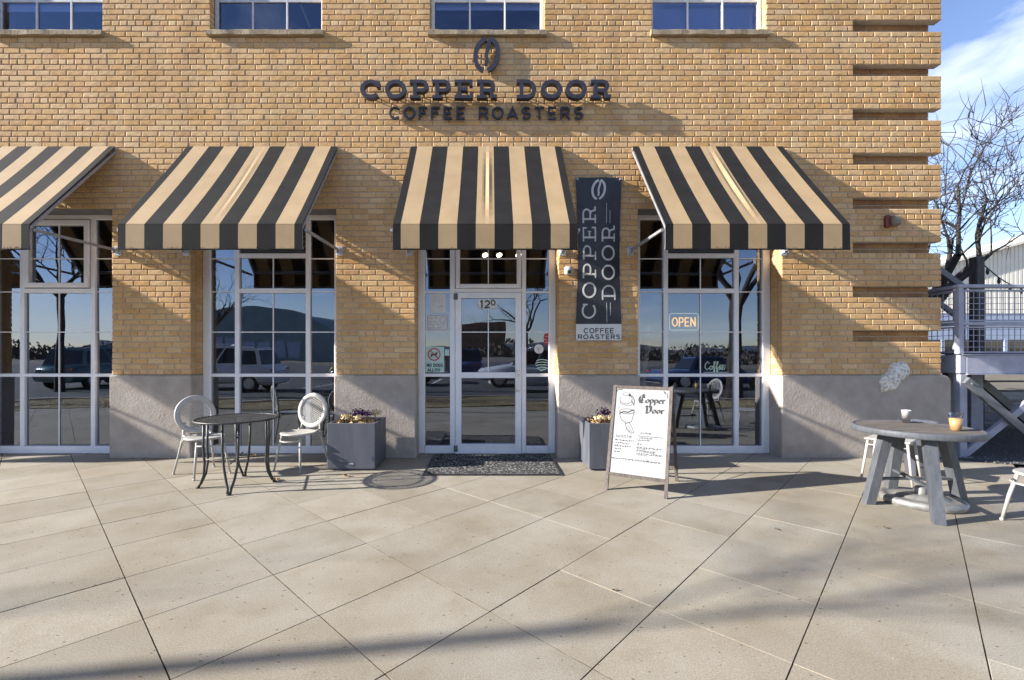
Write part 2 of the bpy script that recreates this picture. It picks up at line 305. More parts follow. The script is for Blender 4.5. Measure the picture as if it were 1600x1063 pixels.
# ------------------------------------------------------------------ mesh builder
class MB:
    def __init__(s): s.v = []; s.f = []; s.mi = []; s.sm = []
    def face(s, idx, m=0, smooth=False): s.f.append(tuple(idx)); s.mi.append(m); s.sm.append(smooth)
    def quad(s, a, b, c, d, m=0, smooth=False):
        k = len(s.v); s.v += [tuple(a), tuple(b), tuple(c), tuple(d)]; s.face((k, k + 1, k + 2, k + 3), m, smooth)
    def poly(s, pts, m=0):
        k = len(s.v); s.v += [tuple(p) for p in pts]; s.face(range(k, k + len(pts)), m)
    def hexa(s, p, m=0):
        k = len(s.v); s.v += [tuple(q) for q in p]
        for q in ((0, 3, 2, 1), (4, 5, 6, 7), (0, 1, 5, 4), (1, 2, 6, 5), (2, 3, 7, 6), (3, 0, 4, 7)): s.face([k + i for i in q], m)
    def box(s, x0, x1, y0, y1, z0, z1, m=0):
        s.hexa([(x0, y0, z0), (x1, y0, z0), (x1, y1, z0), (x0, y1, z0), (x0, y0, z1), (x1, y0, z1), (x1, y1, z1), (x0, y1, z1)], m)
    def cbox(s, x0, x1, y0, y1, z0, z1, c=0.01, m=0, M=None):
        X = (x0, x1); Y = (y0, y1); Z = (z0, z1); k = len(s.v); ids = {}
        for i in (0, 1):
            for j in (0, 1):
                for h in (0, 1):
                    sx, sy, sz = (1 - 2 * i) * c, (1 - 2 * j) * c, (1 - 2 * h) * c
                    for a, p in enumerate(((X[i], Y[j] + sy, Z[h] + sz), (X[i] + sx, Y[j], Z[h] + sz), (X[i] + sx, Y[j] + sy, Z[h]))):
                        ids[i, j, h, a] = len(s.v); s.v.append(tuple(M @ Vector(p)) if M else p)
        def q(*t, flip=False):
            s.face([ids[x] for x in (t[::-1] if flip else t)], m)
        for i in (0, 1): q((i, 0, 0, 0), (i, 1, 0, 0), (i, 1, 1, 0), (i, 0, 1, 0), flip=(i == 0))
        for j in (0, 1): q((0, j, 0, 1), (1, j, 0, 1), (1, j, 1, 1), (0, j, 1, 1), flip=(j == 1))
        for h in (0, 1): q((0, 0, h, 2), (1, 0, h, 2), (1, 1, h, 2), (0, 1, h, 2), flip=(h == 0))
        for i in (0, 1):
            for j in (0, 1): q((i, j, 0, 0), (i, j, 1, 0), (i, j, 1, 1), (i, j, 0, 1), flip=(i == j))
        for i in (0, 1):
            for h in (0, 1): q((i, 0, h, 0), (i, 1, h, 0), (i, 1, h, 2), (i, 0, h, 2), flip=(i != h))
        for j in (0, 1):
            for h in (0, 1): q((0, j, h, 1), (1, j, h, 1), (1, j, h, 2), (0, j, h, 2), flip=(j == h))
        for i in (0, 1):
            for j in (0, 1):
                for h in (0, 1): q((i, j, h, 0), (i, j, h, 1), (i, j, h, 2), flip=((i + j + h) % 2 == 1))
    def bar(s, p, q, w, h=None, m=0, up=(0, 0, 1)):
        p, q = Vector(p), Vector(q); d = (q - p); u = Vector(up); h = w if h is None else h
        if abs(d.normalized().dot(u)) > 0.98: u = Vector((0, 1, 0))
        a = d.cross(u).normalized() * w / 2; b = a.cross(d).normalized() * h / 2
        s.hexa([p - a - b, p + a - b, p + a + b, p - a + b, q - a - b, q + a - b, q + a + b, q - a + b], m)
    def tube(s, pts, r, n=8, m=0, closed=False, smooth=True, caps=True):
        pts = [Vector(p) for p in pts]; N = len(pts); rs = r if isinstance(r, (list, tuple)) else [r] * N
        k = len(s.v); prev = None
        for i, p in enumerate(pts):
            if closed: t = pts[(i + 1) % N] - pts[i - 1]
            else: t = pts[min(i + 1, N - 1)] - pts[max(i - 1, 0)]
            t.normalize()
            if prev is None:
                u = Vector((0, 0, 1)) if abs(t.z) < 0.9 else Vector((1, 0, 0)); a = t.cross(u).normalized()
            else:
                a = prev - t * prev.dot(t)
                a = a.normalized() if a.length > 1e-6 else t.orthogonal().normalized()
            prev = a; b = t.cross(a)
            for j in range(n):
                an = 2 * math.pi * j / n; s.v.append(tuple(p + (a * math.cos(an) + b * math.sin(an)) * rs[i]))
        for i in range(N if closed else N - 1):
            for j in range(n):
                i2 = (i + 1) % N; s.face((k + i * n + j, k + i * n + (j + 1) % n, k + i2 * n + (j + 1) % n, k + i2 * n + j), m, smooth)
        if caps and not closed:
            s.face([k + j for j in range(n)][::-1], m); s.face([k + (N - 1) * n + j for j in range(n)], m)
    def lathe(s, prof, c=(0, 0, 0), n=32, m=0, smooth=True, sx=1.0, sy=1.0):
        k = len(s.v)
        for r, z in prof:
            for j in range(n):
                a = 2 * math.pi * j / n; s.v.append((c[0] + r * math.cos(a) * sx, c[1] + r * math.sin(a) * sy, c[2] + z))
        for i in range(len(prof) - 1):
            for j in range(n): s.face((k + i * n + j, k + i * n + (j + 1) % n, k + (i + 1) * n + (j + 1) % n, k + (i + 1) * n + j), m, smooth)
    def disc(s, c, r, n=32, m=0, up=True):
        k = len(s.v)
        for j in range(n):
            a = 2 * math.pi * j / n; s.v.append((c[0] + r * math.cos(a), c[1] + r * math.sin(a), c[2]))
        s.face([k + j for j in range(n)] if up else [k + j for j in range(n)][::-1], m)
    def add(s, verts, faces, M=None, m=0, smooth=False):
        k = len(s.v); s.v += [tuple(M @ Vector(p)) for p in verts] if M else [tuple(p) for p in verts]
        for f in faces: s.face([k + i for i in f], m, smooth)
    def mesh(s, name, mats):
        me = bpy.data.meshes.new(name); me.from_pydata(s.v, [], s.f)
        for x in (mats if isinstance(mats, (list, tuple)) else [mats]): me.materials.append(MATS[x])
        me.polygons.foreach_set('material_index', s.mi); me.polygons.foreach_set('use_smooth', s.sm)
        me.update(); return me
    def build(s, name, mats, parent=None, loc=(0, 0, 0), rot=(0, 0, 0), M=None):
        o = bpy.data.objects.new(name, s.mesh(name, mats)); COL.objects.link(o)
        o.location = loc; o.rotation_euler = rot
        if parent: o.parent = parent
        return o

def tag(o, label=None, cat=None, group=None, kind=None):
    if label: o['label'] = label
    if cat: o['category'] = cat
    if group: o['group'] = group
    if kind: o['kind'] = kind
    return o
def thing(name, label, cat, loc=(0, 0, 0), rz=0, group=None):
    o = bpy.data.objects.new(name, None); COL.objects.link(o); o.empty_display_size = 0.1
    o.location = loc; o.rotation_euler = (0, 0, rz); return tag(o, label, cat, group)
def copy_tree(o, parent=None):
    c = o.copy(); COL.objects.link(c)
    if parent: c.parent = parent
    for ch in list(o.children): copy_tree(ch, c)
    return c
def arc(cx, cy, rx, ry, a0, a1, n=18):
    return [(cx + rx * math.cos(R(a0 + (a1 - a0) * i / n)), cy + ry * math.sin(R(a0 + (a1 - a0) * i / n))) for i in range(n + 1)]

# ------------------------------------------------------------------ lettering: strokes turned into solid ribbons
def ribbon(mb, pts, w, T, depth, z=0.0, m=0, closed=False):
    """pts in 2D; T maps (x, y, out) to a 3D point; the ribbon is a solid `depth` thick"""
    P = [Vector(p) for p in pts]; N = len(P); L = []; Rr = []
    for i in range(N):
        if closed: a, b = P[i - 1], P[(i + 1) % N]
        else: a, b = P[max(i - 1, 0)], P[min(i + 1, N - 1)]
        d1 = (P[i] - a); d2 = (b - P[i])
        if d1.length < 1e-9: d1 = d2
        if d2.length < 1e-9: d2 = d1
        d1 = d1.normalized(); d2 = d2.normalized(); t = (d1 + d2)
        t = t.normalized() if t.length > 1e-6 else d1
        nrm = Vector((-t.y, t.x)); k = 1 / max(0.5, nrm.dot(Vector((-d1.y, d1.x))))
        L.append(P[i] + nrm * w / 2 * k); Rr.append(P[i] - nrm * w / 2 * k)
    k = len(mb.v)
    for i in range(N):
        for q, o in ((L[i], z + depth), (Rr[i], z + depth), (L[i], z), (Rr[i], z)): mb.v.append(tuple(T(q.x, q.y, o)))
    rng = N if closed else N - 1
    for i in range(rng):
        a = k + 4 * i; b = k + 4 * ((i + 1) % N)
        mb.face((a, a + 1, b + 1, b), m); mb.face((a + 2, b + 2, b + 3, a + 3), m)
        mb.face((a, b, b + 2, a + 2), m); mb.face((a + 1, a + 3, b + 3, b + 1), m)
    if not closed:
        a = k; b = k + 4 * (N - 1)
        mb.face((a, a + 2, a + 3, a + 1), m); mb.face((b, b + 1, b + 3, b + 2), m)

def slab(ch):
    if ch == 'O': return 1.0, [(arc(0.5, 0.5, 0.42, 0.43, 0, 360, 32)[:-1], 1.0, True)]
    if ch == 'C': return 1.0, [(arc(0.5, 0.5, 0.42, 0.43, 38, 318, 28), 1.0, False), ([(0.86, 0.60), (0.86, 0.94)], 0.8, False)]
    if ch in 'PR':
        s = [([(0.24, 0.0), (0.24, 1.0)], 1.0, False), ([(0.0, 0.06), (0.50, 0.06)], 0.72, False),
             ([(0.0, 0.93), (0.55, 0.93)] + arc(0.55, 0.68, 0.26, 0.25, 80, -90, 14) + [(0.24, 0.43)], 0.9, False)]
        if ch == 'R': s += [([(0.50, 0.43), (0.70, 0.36), (0.76, 0.08), (0.98, 0.08)], 0.9, False)]
        return (0.98 if ch == 'R' else 0.88), s
    if ch == 'E': return 0.88, [([(0.24, 0), (0.24, 1)], 1.0, False), ([(0, 0.06), (0.82, 0.06), (0.82, 0.32)], 0.8, False), ([(0, 0.94), (0.80, 0.94), (0.80, 0.70)], 0.8, False), ([(0.24, 0.5), (0.58, 0.5)], 0.8, False), ([(0.58, 0.38), (0.58, 0.62)], 0.6, False)]
    if ch == 'D': return 1.0, [([(0.24, 0), (0.24, 1)], 1.0, False), ([(0, 0.06), (0.45, 0.06)] + arc(0.45, 0.5, 0.42, 0.44, -86, 86, 20) + [(0.45, 0.94), (0, 0.94)], 0.9, False)]
def sans(ch):
    d = {'C': (0.95, [arc(0.5, 0.5, 0.42, 0.44, 42, 318, 22)]), 'F': (0.78, [[(0.08, 0), (0.08, 1)], [(0.08, 0.94), (0.74, 0.94)], [(0.08, 0.52), (0.64, 0.52)]]),
         'E': (0.8, [[(0.08, 0), (0.08, 1)], [(0.08, 0.94), (0.74, 0.94)], [(0.08, 0.5), (0.66, 0.5)], [(0.08, 0.06), (0.74, 0.06)]]),
         'A': (0.95, [[(0.04, 0), (0.47, 0.97), (0.90, 0)], [(0.2, 0.3), (0.74, 0.3)]]), 'T': (0.85, [[(0.42, 0), (0.42, 1)], [(0.02, 0.94), (0.82, 0.94)]]),
         'N': (0.9, [[(0.08, 0), (0.08, 1)], [(0.08, 0.95), (0.80, 0.05)], [(0.8, 0), (0.8, 1)]]), 'L': (0.7, [[(0.08, 1), (0.08, 0.06), (0.66, 0.06)]]),
         'W': (1.2, [[(0.04, 1), (0.3, 0.05), (0.58, 0.9), (0.86, 0.05), (1.12, 1)]]), 'G': (0.95, [arc(0.5, 0.5, 0.42, 0.44, 42, 350, 22) + [(0.55, 0.45)]]),
         'D': (0.92, [[(0.08, 0), (0.08, 1)], [(0.08, 0.94), (0.4, 0.94)] + arc(0.42, 0.5, 0.40, 0.44, 85, -85, 16) + [(0.08, 0.06)]]),
         'P': (0.82, [[(0.08, 0), (0.08, 1)], [(0.08, 0.94), (0.45, 0.94)] + arc(0.48, 0.70, 0.26, 0.24, 85, -85, 12) + [(0.08, 0.46)]]),
         'R': (0.86, [[(0.08, 0), (0.08, 1)], [(0.08, 0.94), (0.45, 0.94)] + arc(0.48, 0.70, 0.26, 0.24, 85, -85, 12) + [(0.08, 0.46)], [(0.42, 0.46), (0.80, 0)]]),
         'S': (0.84, [arc(0.42, 0.72, 0.31, 0.23, 28, 262, 16) + arc(0.42, 0.28, 0.33, 0.23, 82, -152, 16)]),
         '1': (0.5, [[(0.06, 0.78), (0.28, 0.97), (0.28, 0)]]), '2': (0.8, [arc(0.38, 0.68, 0.30, 0.27, 165, -40, 14) + [(0.06, 0.06), (0.72, 0.06)]])}
    if ch == 'O': return 1.0, [(arc(0.5, 0.5, 0.43, 0.44, 0, 360, 28)[:-1], 1.0, True)]
    w, s = d[ch]; return w, [(p, 1.0, False) for p in s]
def word_len(word, fn, gap, space):
    return sum((space if c == ' ' else fn(c)[0]) + gap for c in word) - gap
def put_glyph(mb, ch, fn, x, y, sx, sy, t, T, depth, z=0.0, m=0, eps=0.0004):
    w, strokes = fn(ch)
    for i, (p, k, closed) in enumerate(strokes):
        ribbon(mb, [(x + a * sx, y + b * sy) for a, b in p], t * k, T, depth + i * eps, z, m, closed)
    return w * sx
def put_word(mb, word, fn, x, y, width, h, t, T, depth, z=0.0, m=0, gap=0.18, space=0.5, eps=0.0003):
    sx = width / word_len(word, fn, gap, space)
    for c in word:
        if c == ' ': x += (space + gap) * sx; continue
        x += put_glyph(mb, c, fn, x, y, sx, h, t, T, depth, z, m, eps) + gap * sx
def bean(mb, cx, cy, rx, ry, t, T, depth, z=0.0, m=0):
    def tilt(pts): return [(cx + a * rx + b * ry * 0.10, cy + b * ry) for a, b in pts]
    ribbon(mb, tilt(arc(0, 0, 0.86, 0.93, 98, 262, 22)), t, T, depth, z, m)
    ribbon(mb, tilt(arc(0, 0, 0.86, 0.93, 82, -78, 22)), t, T, depth, z, m)
    ribbon(mb, tilt([(0.10, 0.86), (0.12, 0.55), (0.02, 0.25), (-0.03, -0.05), (0.06, -0.30), (0.02, -0.62)]), t * 0.8, T, depth + 0.0006, z, m)

# ================================================================== THE SETTING
# ground sheet to the horizon
mb = MB(); mb.quad((-1500, -1500, -0.05), (1500, -1500, -0.05), (1500, 1500, -0.05), (-1500, 1500, -0.05))
tag(mb.build('ground', 'dirt'), kind='structure')
mb = MB(); mb.quad((-70, -52, -0.03), (70, -52, -0.03), (70, -1.0, -0.03), (-70, -1.0, -0.03))
for i in range(-14, 15): mb.quad((i * 2.8, -12.2, -0.026), (i * 2.8 + 0.1, -12.2, -0.026), (i * 2.8 + 0.1, -7.2, -0.026), (i * 2.8, -7.2, -0.026), 1)
tag(mb.build('parking_lot', ['asphalt', 'white_trim']), kind='structure')
mb = MB(); mb.box(-60, 9.0, -1.0, -0.82, -0.04, 0.06)
tag(mb.build('kerb', 'plinth'), kind='structure')
mb = MB()
N = 46
for i in range(N):
    for j in range(4):
        def hh(a, b): return 0.02 + 0.03 * noise.noise(Vector((a * 0.9, b * 1.7, 3)))
        xs = [-30 + 39 * (i + q) / N for q in (0, 1)]; ys = [-0.82 + 1.95 * (j + q) / 4 for q in (0, 1)]
        mb.quad((xs[0], ys[0], hh(xs[0], ys[0])), (xs[1], ys[0], hh(xs[1], ys[0])), (xs[1], ys[1], hh(xs[1], ys[1])), (xs[0], ys[1], hh(xs[0], ys[1])), smooth=True)
tag(mb.build('verge', 'lawn'), kind='structure')
mb = MB()
for i in range(9000):
    x = random.uniform(-16, 9); y = random.uniform(-0.78, 1.10); hgt = random.uniform(0.03, 0.09); a = random.uniform(0, 6.28)
    dx, dy = math.cos(a) * 0.006, math.sin(a) * 0.006; lx, ly = random.uniform(-.03, .03), random.uniform(-.03, .03)
    mb.poly([(x - dx, y - dy, 0.01), (x + dx, y + dy, 0.01), (x + lx, y + ly, hgt)])
tag(mb.build('dry_grass', 'blade'), 'dry tan grass on the verge beside the parking lot', 'grass', kind='stuff')
# hills far behind the camera
mb = MB()
pts = [(-900 + i * 40, 12 + 26 * (0.5 + 0.5 * noise.noise(Vector((i * 0.17, 2, 0)))) + 6 * noise.noise(Vector((i * 0.6, 5, 0)))) for i in range(46)]
for (x0, z0), (x1, z1) in zip(pts, pts[1:]):
    mb.quad((x0, -860, -1), (x1, -860, -1), (x1, -980, z1), (x0, -980, z0)); mb.quad((x0, -980, z0), (x1, -980, z1), (x1, -1150, -1), (x0, -1150, -1))
tag(mb.build('hills', 'hill'), kind='structure')

# paving laid diagonally, every slab on its own
PV = Vector((0.694, 0.720)); QV = Vector((-0.720, 0.694))
mb = MB(); mb.quad((-24, 0.9, -0.035), (12, 0.9, -0.035), (12, 6.62, -0.035), (-24, 6.62, -0.035))
pavement = tag(mb.build('pavement', 'joint'), kind='structure')
US, VS = 0.675, 0.65
slab_meshes = {}
def slab_mesh(gu, gv):
    key = (gu, gv)
    if key not in slab_meshes:
        b_ = MB(); b_.cbox(-US / 2 + gu / 2, US / 2 - gu / 2, -VS / 2 + gv / 2, VS / 2 - gv / 2, -0.035, 0.0, 0.0012)
        me = b_.mesh('paving_slab', ['paving', 'joint'])
        for p in me.polygons: p.material_index = 0 if p.normal.z > .9 or (gu < .001 and abs(p.normal.y) < .3) else 1
        slab_meshes[key] = me
    return slab_meshes[key]
rest = []
cells = []
for iu in range(-14, 24):
    for iv in range(-16, 34):
        u = 0.44 + (iu + 0.5) * US; v = -0.225 + (iv + 0.5) * VS
        c = PV * u + QV * v
        if 0.75 < c.y < 7.05 and -24 < c.x < 11.5 and not (c.x > 6.9 and c.y > 5.2 + 0.0 * c.x): cells.append((u, v, c))
def in_view(c):
    if c.y < 1.2: return False
    px = PX + c.x / c.y * FOC; py = PY + CAM_H / c.y * FOC
    return -150 < px < 1750 and py < 1240
ang = math.atan2(PV.y, PV.x)
vis = [c for c in cells if in_view(c[2])]; rest = [c for c in cells if not in_view(c[2])]
vis.sort(key=lambda c: c[2].y); rest += vis[300:]; vis = vis[:300]
for u, v, c in vis:
    gu = 0.005 if u < 1.2 else (0.0028 if u < 2.3 else 0.0005)
    o = bpy.data.objects.new('paving_slab', slab_mesh(gu, 0.0042)); COL.objects.link(o); o.parent = pavement
    o.location = (c.x, c.y, random.uniform(-0.0012, 0.0012)); o.rotation_euler = (random.uniform(-.0012, .0012), random.uniform(-.0012, .0012), ang + random.uniform(-.0012, .0012))
mb = MB()
for u, v, c in rest:
    M = Matrix.Translation((c.x, c.y, 0)) @ Matrix.Rotation(ang, 4, 'Z')
    mb.cbox(-US / 2 + .003, US / 2 - .003, -VS / 2 + .003, VS / 2 - .003, -0.035, 0.0, 0.003, 0, M)
o = mb.build('paving_slabs', 'paving', pavement); o['kind'] = 'stuff'

# ------------------------------------------------------------------ the building
bld = thing('coffee_shop_building', 'buff brick shop building with concrete base, glass storefront and notched brick corner', 'building')
ZP = wz(586); CH = 0.07727; BL = 0.227; JT = 0.0115
XL, XQ, XC = -9.0, wx(1333), 6.30
RO, RU, RT = 30, 61, 82            # course numbers: top of shopfront openings, bottom of upper windows, top of wall
ZO, ZU, ZT = ZP + RO * CH, ZP + RU * CH, ZP + RT * CH
REC = 0.26
OPS = [(-7.29, -5.266), (wx(298), wx(525)), (wx(648), wx(873)), (wx(997), wx(1222))]
UPW = [(-6.98, -5.40), (wx(328), wx(503)), (wx(672), wx(851)), (wx(1019), wx(1197))]
MJ = 0.0095
# mortar body
mb = MB()
ed = [XL] + [e for o_ in OPS for e in o_] + [XQ]
for i in range(0, len(ed), 2): mb.box(ed[i] + (MJ if i else 0), ed[i + 1] - (MJ if i + 2 < len(ed) else 0), D + MJ, D + REC + 0.10, ZP, ZO)
mb.box(XL, XQ, D + MJ, D + REC + 0.10, ZO + 0.0005, ZU)
ed = [XL] + [e for o_ in UPW for e in o_] + [XQ]
for i in range(0, len(ed), 2): mb.box(ed[i] + (MJ if i else 0), ed[i + 1] - (MJ if i + 2 < len(ed) else 0), D + MJ, D + REC + 0.10, ZU, ZT + 0.6)
QD = 0.09
mb.box(XQ, XC - QD - MJ, D + QD + MJ, D + REC + 0.10, ZP, ZT + 0.6)
r = 0
while r < RT:
    if r % 8 in (6, 7): r += 1; continue
    r2 = r
    while r2 < RT and r2 % 8 not in (6, 7): r2 += 1
    mb.box(XQ, XC - MJ, D + MJ, D + QD + MJ - 0.0005, ZP + r * CH, ZP + r2 * CH); r = r2
mb.box(-16, XL, D, D + REC + 0.10, 0, ZT + 0.6)                       # the wall runs on past the frame
wall = mb.build('brick_wall', 'mortar', bld)
# shell behind: side wall, back, roof
mb = MB()
mb.box(XC - QD - 0.3, XC - QD - 0.02, D + REC + 0.10, 16, 0, ZT + 0.6); mb.box(-16, XC - 0.4, 15.7, 16, 0, ZT + 0.6); mb.box(-16, -15.7, D + REC + 0.1, 15.7, 0, ZT + 0.6)
mb.build('side_wall', 'far_brick', bld)
mb = MB(); mb.box(-16.02, XC + 0.05, D - 0.06, 16.02, ZT + 0.6, ZT + 0.75); mb.build('roof', 'plinth', bld)

# bricks
NB = 10
def brick_shape(seed, L):
    rnd = random.Random(seed); c = 0.009
    xs = [0, c, L * .36, L * .64, L - c, L] if L > .15 else [0, c, L - c, L]; zs = [0, .11, .89, 1]; nx = len(xs) - 1; nz = 3
    vs_, fs = [], []
    for j in range(nz + 1):
        for i in range(nx + 1):
            edge = i in (0, nx) or j in (0, nz)
            x = xs[i]; z = zs[j]
            if not edge: x += rnd.uniform(-.003, .003) if i in (1, nx - 1) else rnd.uniform(-.02, .02); z += rnd.uniform(-.04, .04)
            y = rnd.uniform(0.0030, 0.0048) if edge else rnd.uniform(-0.0009, 0.0009)
            vs_.append((x, y, z * (CH - JT)))
    id_ = lambda i, j: j * (nx + 1) + i
    for j in range(nz):
        for i in range(nx): fs.append((id_(i, j), id_(i + 1, j), id_(i + 1, j + 1), id_(i, j + 1)))
    ring = [id_(i, 0) for i in range(nx + 1)] + [id_(nx, j) for j in range(1, nz + 1)] + [id_(i, nz) for i in range(nx - 1, -1, -1)] + [id_(0, j) for j in range(nz - 1, 0, -1)]
    k = len(vs_); corner = [(0, 0), (L, 0), (L, CH - JT), (0, CH - JT)]
    cid = []
    for x, z in corner: cid.append(len(vs_)); vs_.append((x, 0.098, z))
    segs = [[id_(i, 0) for i in range(nx + 1)], [id_(nx, j) for j in range(nz + 1)], [id_(i, nz) for i in range(nx, -1, -1)], [id_(0, j) for j in range(nz, -1, -1)]]
    for q in range(4): fs.append(tuple(segs[q][::-1] + [cid[q], cid[(q + 1) % 4]]))
    return vs_, fs
STR = [brick_shape(100 + i, BL - JT) for i in range(NB)]
HDR = [brick_shape(200 + i, BL / 2 - JT) for i in range(NB)]
def shape_mesh(sh, mt):
    b_ = MB(); b_.add(*sh); return b_.mesh('brick', mt)
STRM = [shape_mesh(s_, 'brick_buff') for s_ in STR]
field, band, singles = MB(), MB(), []
def lay(row, a, b, y, out, is_band=False):
    z = ZP + row * CH + JT / 2
    hd = row % 7 == 0 and not is_band
    L = BL / 2 if hd else BL
    off = (L / 2 if row % 2 else 0) + (0.03 if row % 3 == 1 else 0)
    k = math.floor((a - off) / L); row_ = []
    while True:
        x0 = off + k * L; x1 = x0 + L; k += 1
        if x0 >= b: break
        p0 = max(x0, a) + (JT / 2 if x0 > a else 0); p1 = min(x1, b) - (JT / 2 if x1 < b else 0)
        if p1 > p0: row_.append([p0, p1, x0 > a and x1 < b])
    if len(row_) > 1 and row_[0][1] - row_[0][0] < .055: row_[1] = [row_[0][0], row_[1][1], False]; row_.pop(0)
    if len(row_) > 1 and row_[-1][1] - row_[-1][0] < .055: row_[-2] = [row_[-2][0], row_[-1][1], False]; row_.pop()
    for p0, p1, full in row_:
        src = HDR if hd else STR; i = random.randrange(NB)
        yy = y + random.uniform(-0.0016, 0.0016); base_len = (BL / 2 if hd else BL) - JT
        if full and not hd and not is_band: singles.append((p0, yy, z, i)); continue
        s_ = (p1 - p0) / base_len
        t = random.uniform(-0.006, 0.006)
        M = Matrix.Translation((p0, yy, z)) @ Matrix.Rotation(t, 4, 'Z') @ Matrix.Diagonal((s_, 1, 1, 1))
        out.add(src[i][0], src[i][1], M)
for r in range(RT):
    if r < RO:
        ed = [XL] + [e for o_ in OPS for e in o_] + [XQ]
    elif r < RU: ed = [XL, XQ]
    else: ed = [XL] + [e for o_ in UPW for e in o_] + [XQ]
    isb = r % 8 in (6, 7)
    for i in range(0, len(ed), 2):
        b_ = ed[i + 1]
        if b_ == XQ and not isb: b_ = XC
        lay(r, ed[i], b_, D, field)
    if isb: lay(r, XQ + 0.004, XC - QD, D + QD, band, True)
# jamb bricks turning the corner into the openings
for ops, r0, r1, dep in ((OPS, 0, RO, REC), (UPW, RU, RT, 0.13)):
    for a, b in ops:
        for x, sg in ((a, -1), (b, 1)):
            for r in range(r0, r1):
                z = ZP + r * CH + JT / 2; y0 = D + 0.098 + JT; j = random.uniform(0, .002)
                xs = sorted((x + sg * 0.06, x + sg * j))
                if dep > 0.2: field.cbox(xs[0], xs[1], y0, D + dep - 0.003, z, z + CH - JT, 0.002)
# the three hundred stretchers that show largest stay single objects
def dist_key(s_):
    x, y, z, i = s_; cx, cz = x + BL / 2, z + CH / 2
    hidden = 2.3 < cz < 4.42 and any(abs(cx - c_) < 1.25 for c_ in (-3.14, -0.03, 3.05, -6.25))
    hidden = hidden or (1.16 < cx < 1.9 and 1.6 < cz < 3.95) or cz > 6.3
    return (1 if hidden else 0, cx * cx + (cz - CAM_H) ** 2)
singles.sort(key=dist_key)
for x, y, z, i in singles[:300]:
    o = bpy.data.objects.new('brick', STRM[i]); COL.objects.link(o); o.parent = wall; o.location = (x, y, z); o.rotation_euler = (0, 0, random.uniform(-.006, .006))
for x, y, z, i in singles[300:]:
    M = Matrix.Translation((x, y, z)) @ Matrix.Rotation(random.uniform(-.006, .006), 4, 'Z'); field.add(STR[i][0], STR[i][1], M)
field.build('brickwork', 'brick_buff', wall)['kind'] = 'stuff'
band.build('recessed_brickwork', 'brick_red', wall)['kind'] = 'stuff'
# steel lintels
for a, b in OPS:
    mb = MB(); mb.box(a - 0.0, b + 0.0, D + 0.012, D + REC, ZO - 0.004, ZO + 0.004); mb.build('lintel', 'steel_dark', bld)
# concrete base under each pier
PB = 0.03
ed = [XL] + [e for o_ in OPS for e in o_] + [None]
for i in range(0, len(ed), 2):
    a, b = ed[i] - (0.02 if i else 0), (ed[i + 1] + 0.02 if ed[i + 1] is not None else None)
    mb = MB()
    if b is not None:
        mb.cbox(a, b, D - PB, D + REC - 0.004, -0.02, ZP - 0.004, 0.016)
    else:                                                    # corner block with a rounded shoulder
        x1 = wx(1487, D - PB); rr = 0.10; zt = ZP - 0.004
        prof = [(a, -0.02), (x1, -0.02)] + [(x1 - rr + rr * math.cos(R(t)), zt - rr + rr * math.sin(R(t))) for t in range(0, 91, 15)] + [(a, zt)]
        n_ = len(prof); k = 0
        y0, y1 = D - PB, D + 0.8
        c = 0.014
        mb.v += [(x, y0 + c, z) for x, z in prof] + [(x + (c if x <= a else -c if x > a + .5 else 0), y0, z + (-c if z > zt - .11 else 0)) for x, z in prof] + [(x, y1, z) for x, z in prof]
        mb.face(range(n_, 2 * n_))
        for q in range(n_):
            q2 = (q + 1) % n_; mb.face((q, q2, n_ + q2, n_ + q)); mb.face((q, 2 * n_ + q, 2 * n_ + q2, q2))
    mb.build('concrete_base', 'plinth', bld)

# shopfront windows: aluminium frame, panes, thin glazing bars
FY0, FY1 = D + REC - 0.004, D + REC + 0.085
GY = D + REC + 0.035
FS = D + REC                                                 # plane the frame was measured on
def fz(py): return wz(py, FS)
def fx(px): return wx(px, FS)
def pane(x0, x1, z0, z1, parent, mt='glass', y=None, tilt=True):
    y = GY if y is None else y; b_ = MB(); cx, cz = (x0 + x1) / 2, (z0 + z1) / 2; w, h = (x1 - x0) / 2 + .006, (z1 - z0) / 2 + .006
    b_.quad((-w, 0, -h), (w, 0, -h), (w, 0, h), (-w, 0, h))
    o = b_.build('pane', mt, parent, (cx, y, cz))
    if tilt: o.rotation_euler = (R(random.uniform(-.25, .25)), 0, R(random.uniform(-.25, .25)))
    return o
class Bars(list):
    def build(s, name, m, parent):
        for q in s: b_ = MB(); b_.box(*q); b_.build('glazing_bar', m, parent)
def hbar(mb, x0, x1, z, w=0.014): mb.append((x0, x1, GY - 0.012, GY - 0.002, z - w / 2, z + w / 2))
def vbar(mb, x, z0, z1, w=0.014): mb.append((x - w / 2, x + w / 2, GY - 0.0125, GY - 0.0025, z0, z1))
Z_SILL0, Z_SILL1 = 0.0, fz(697); Z_R0, Z_R1 = fz(589), fz(584); Z_T0, Z_T1 = fz(458), fz(451); Z_B0, Z_B1 = fz(403), fz(396)
Z_HEAD = ZO - 0.07
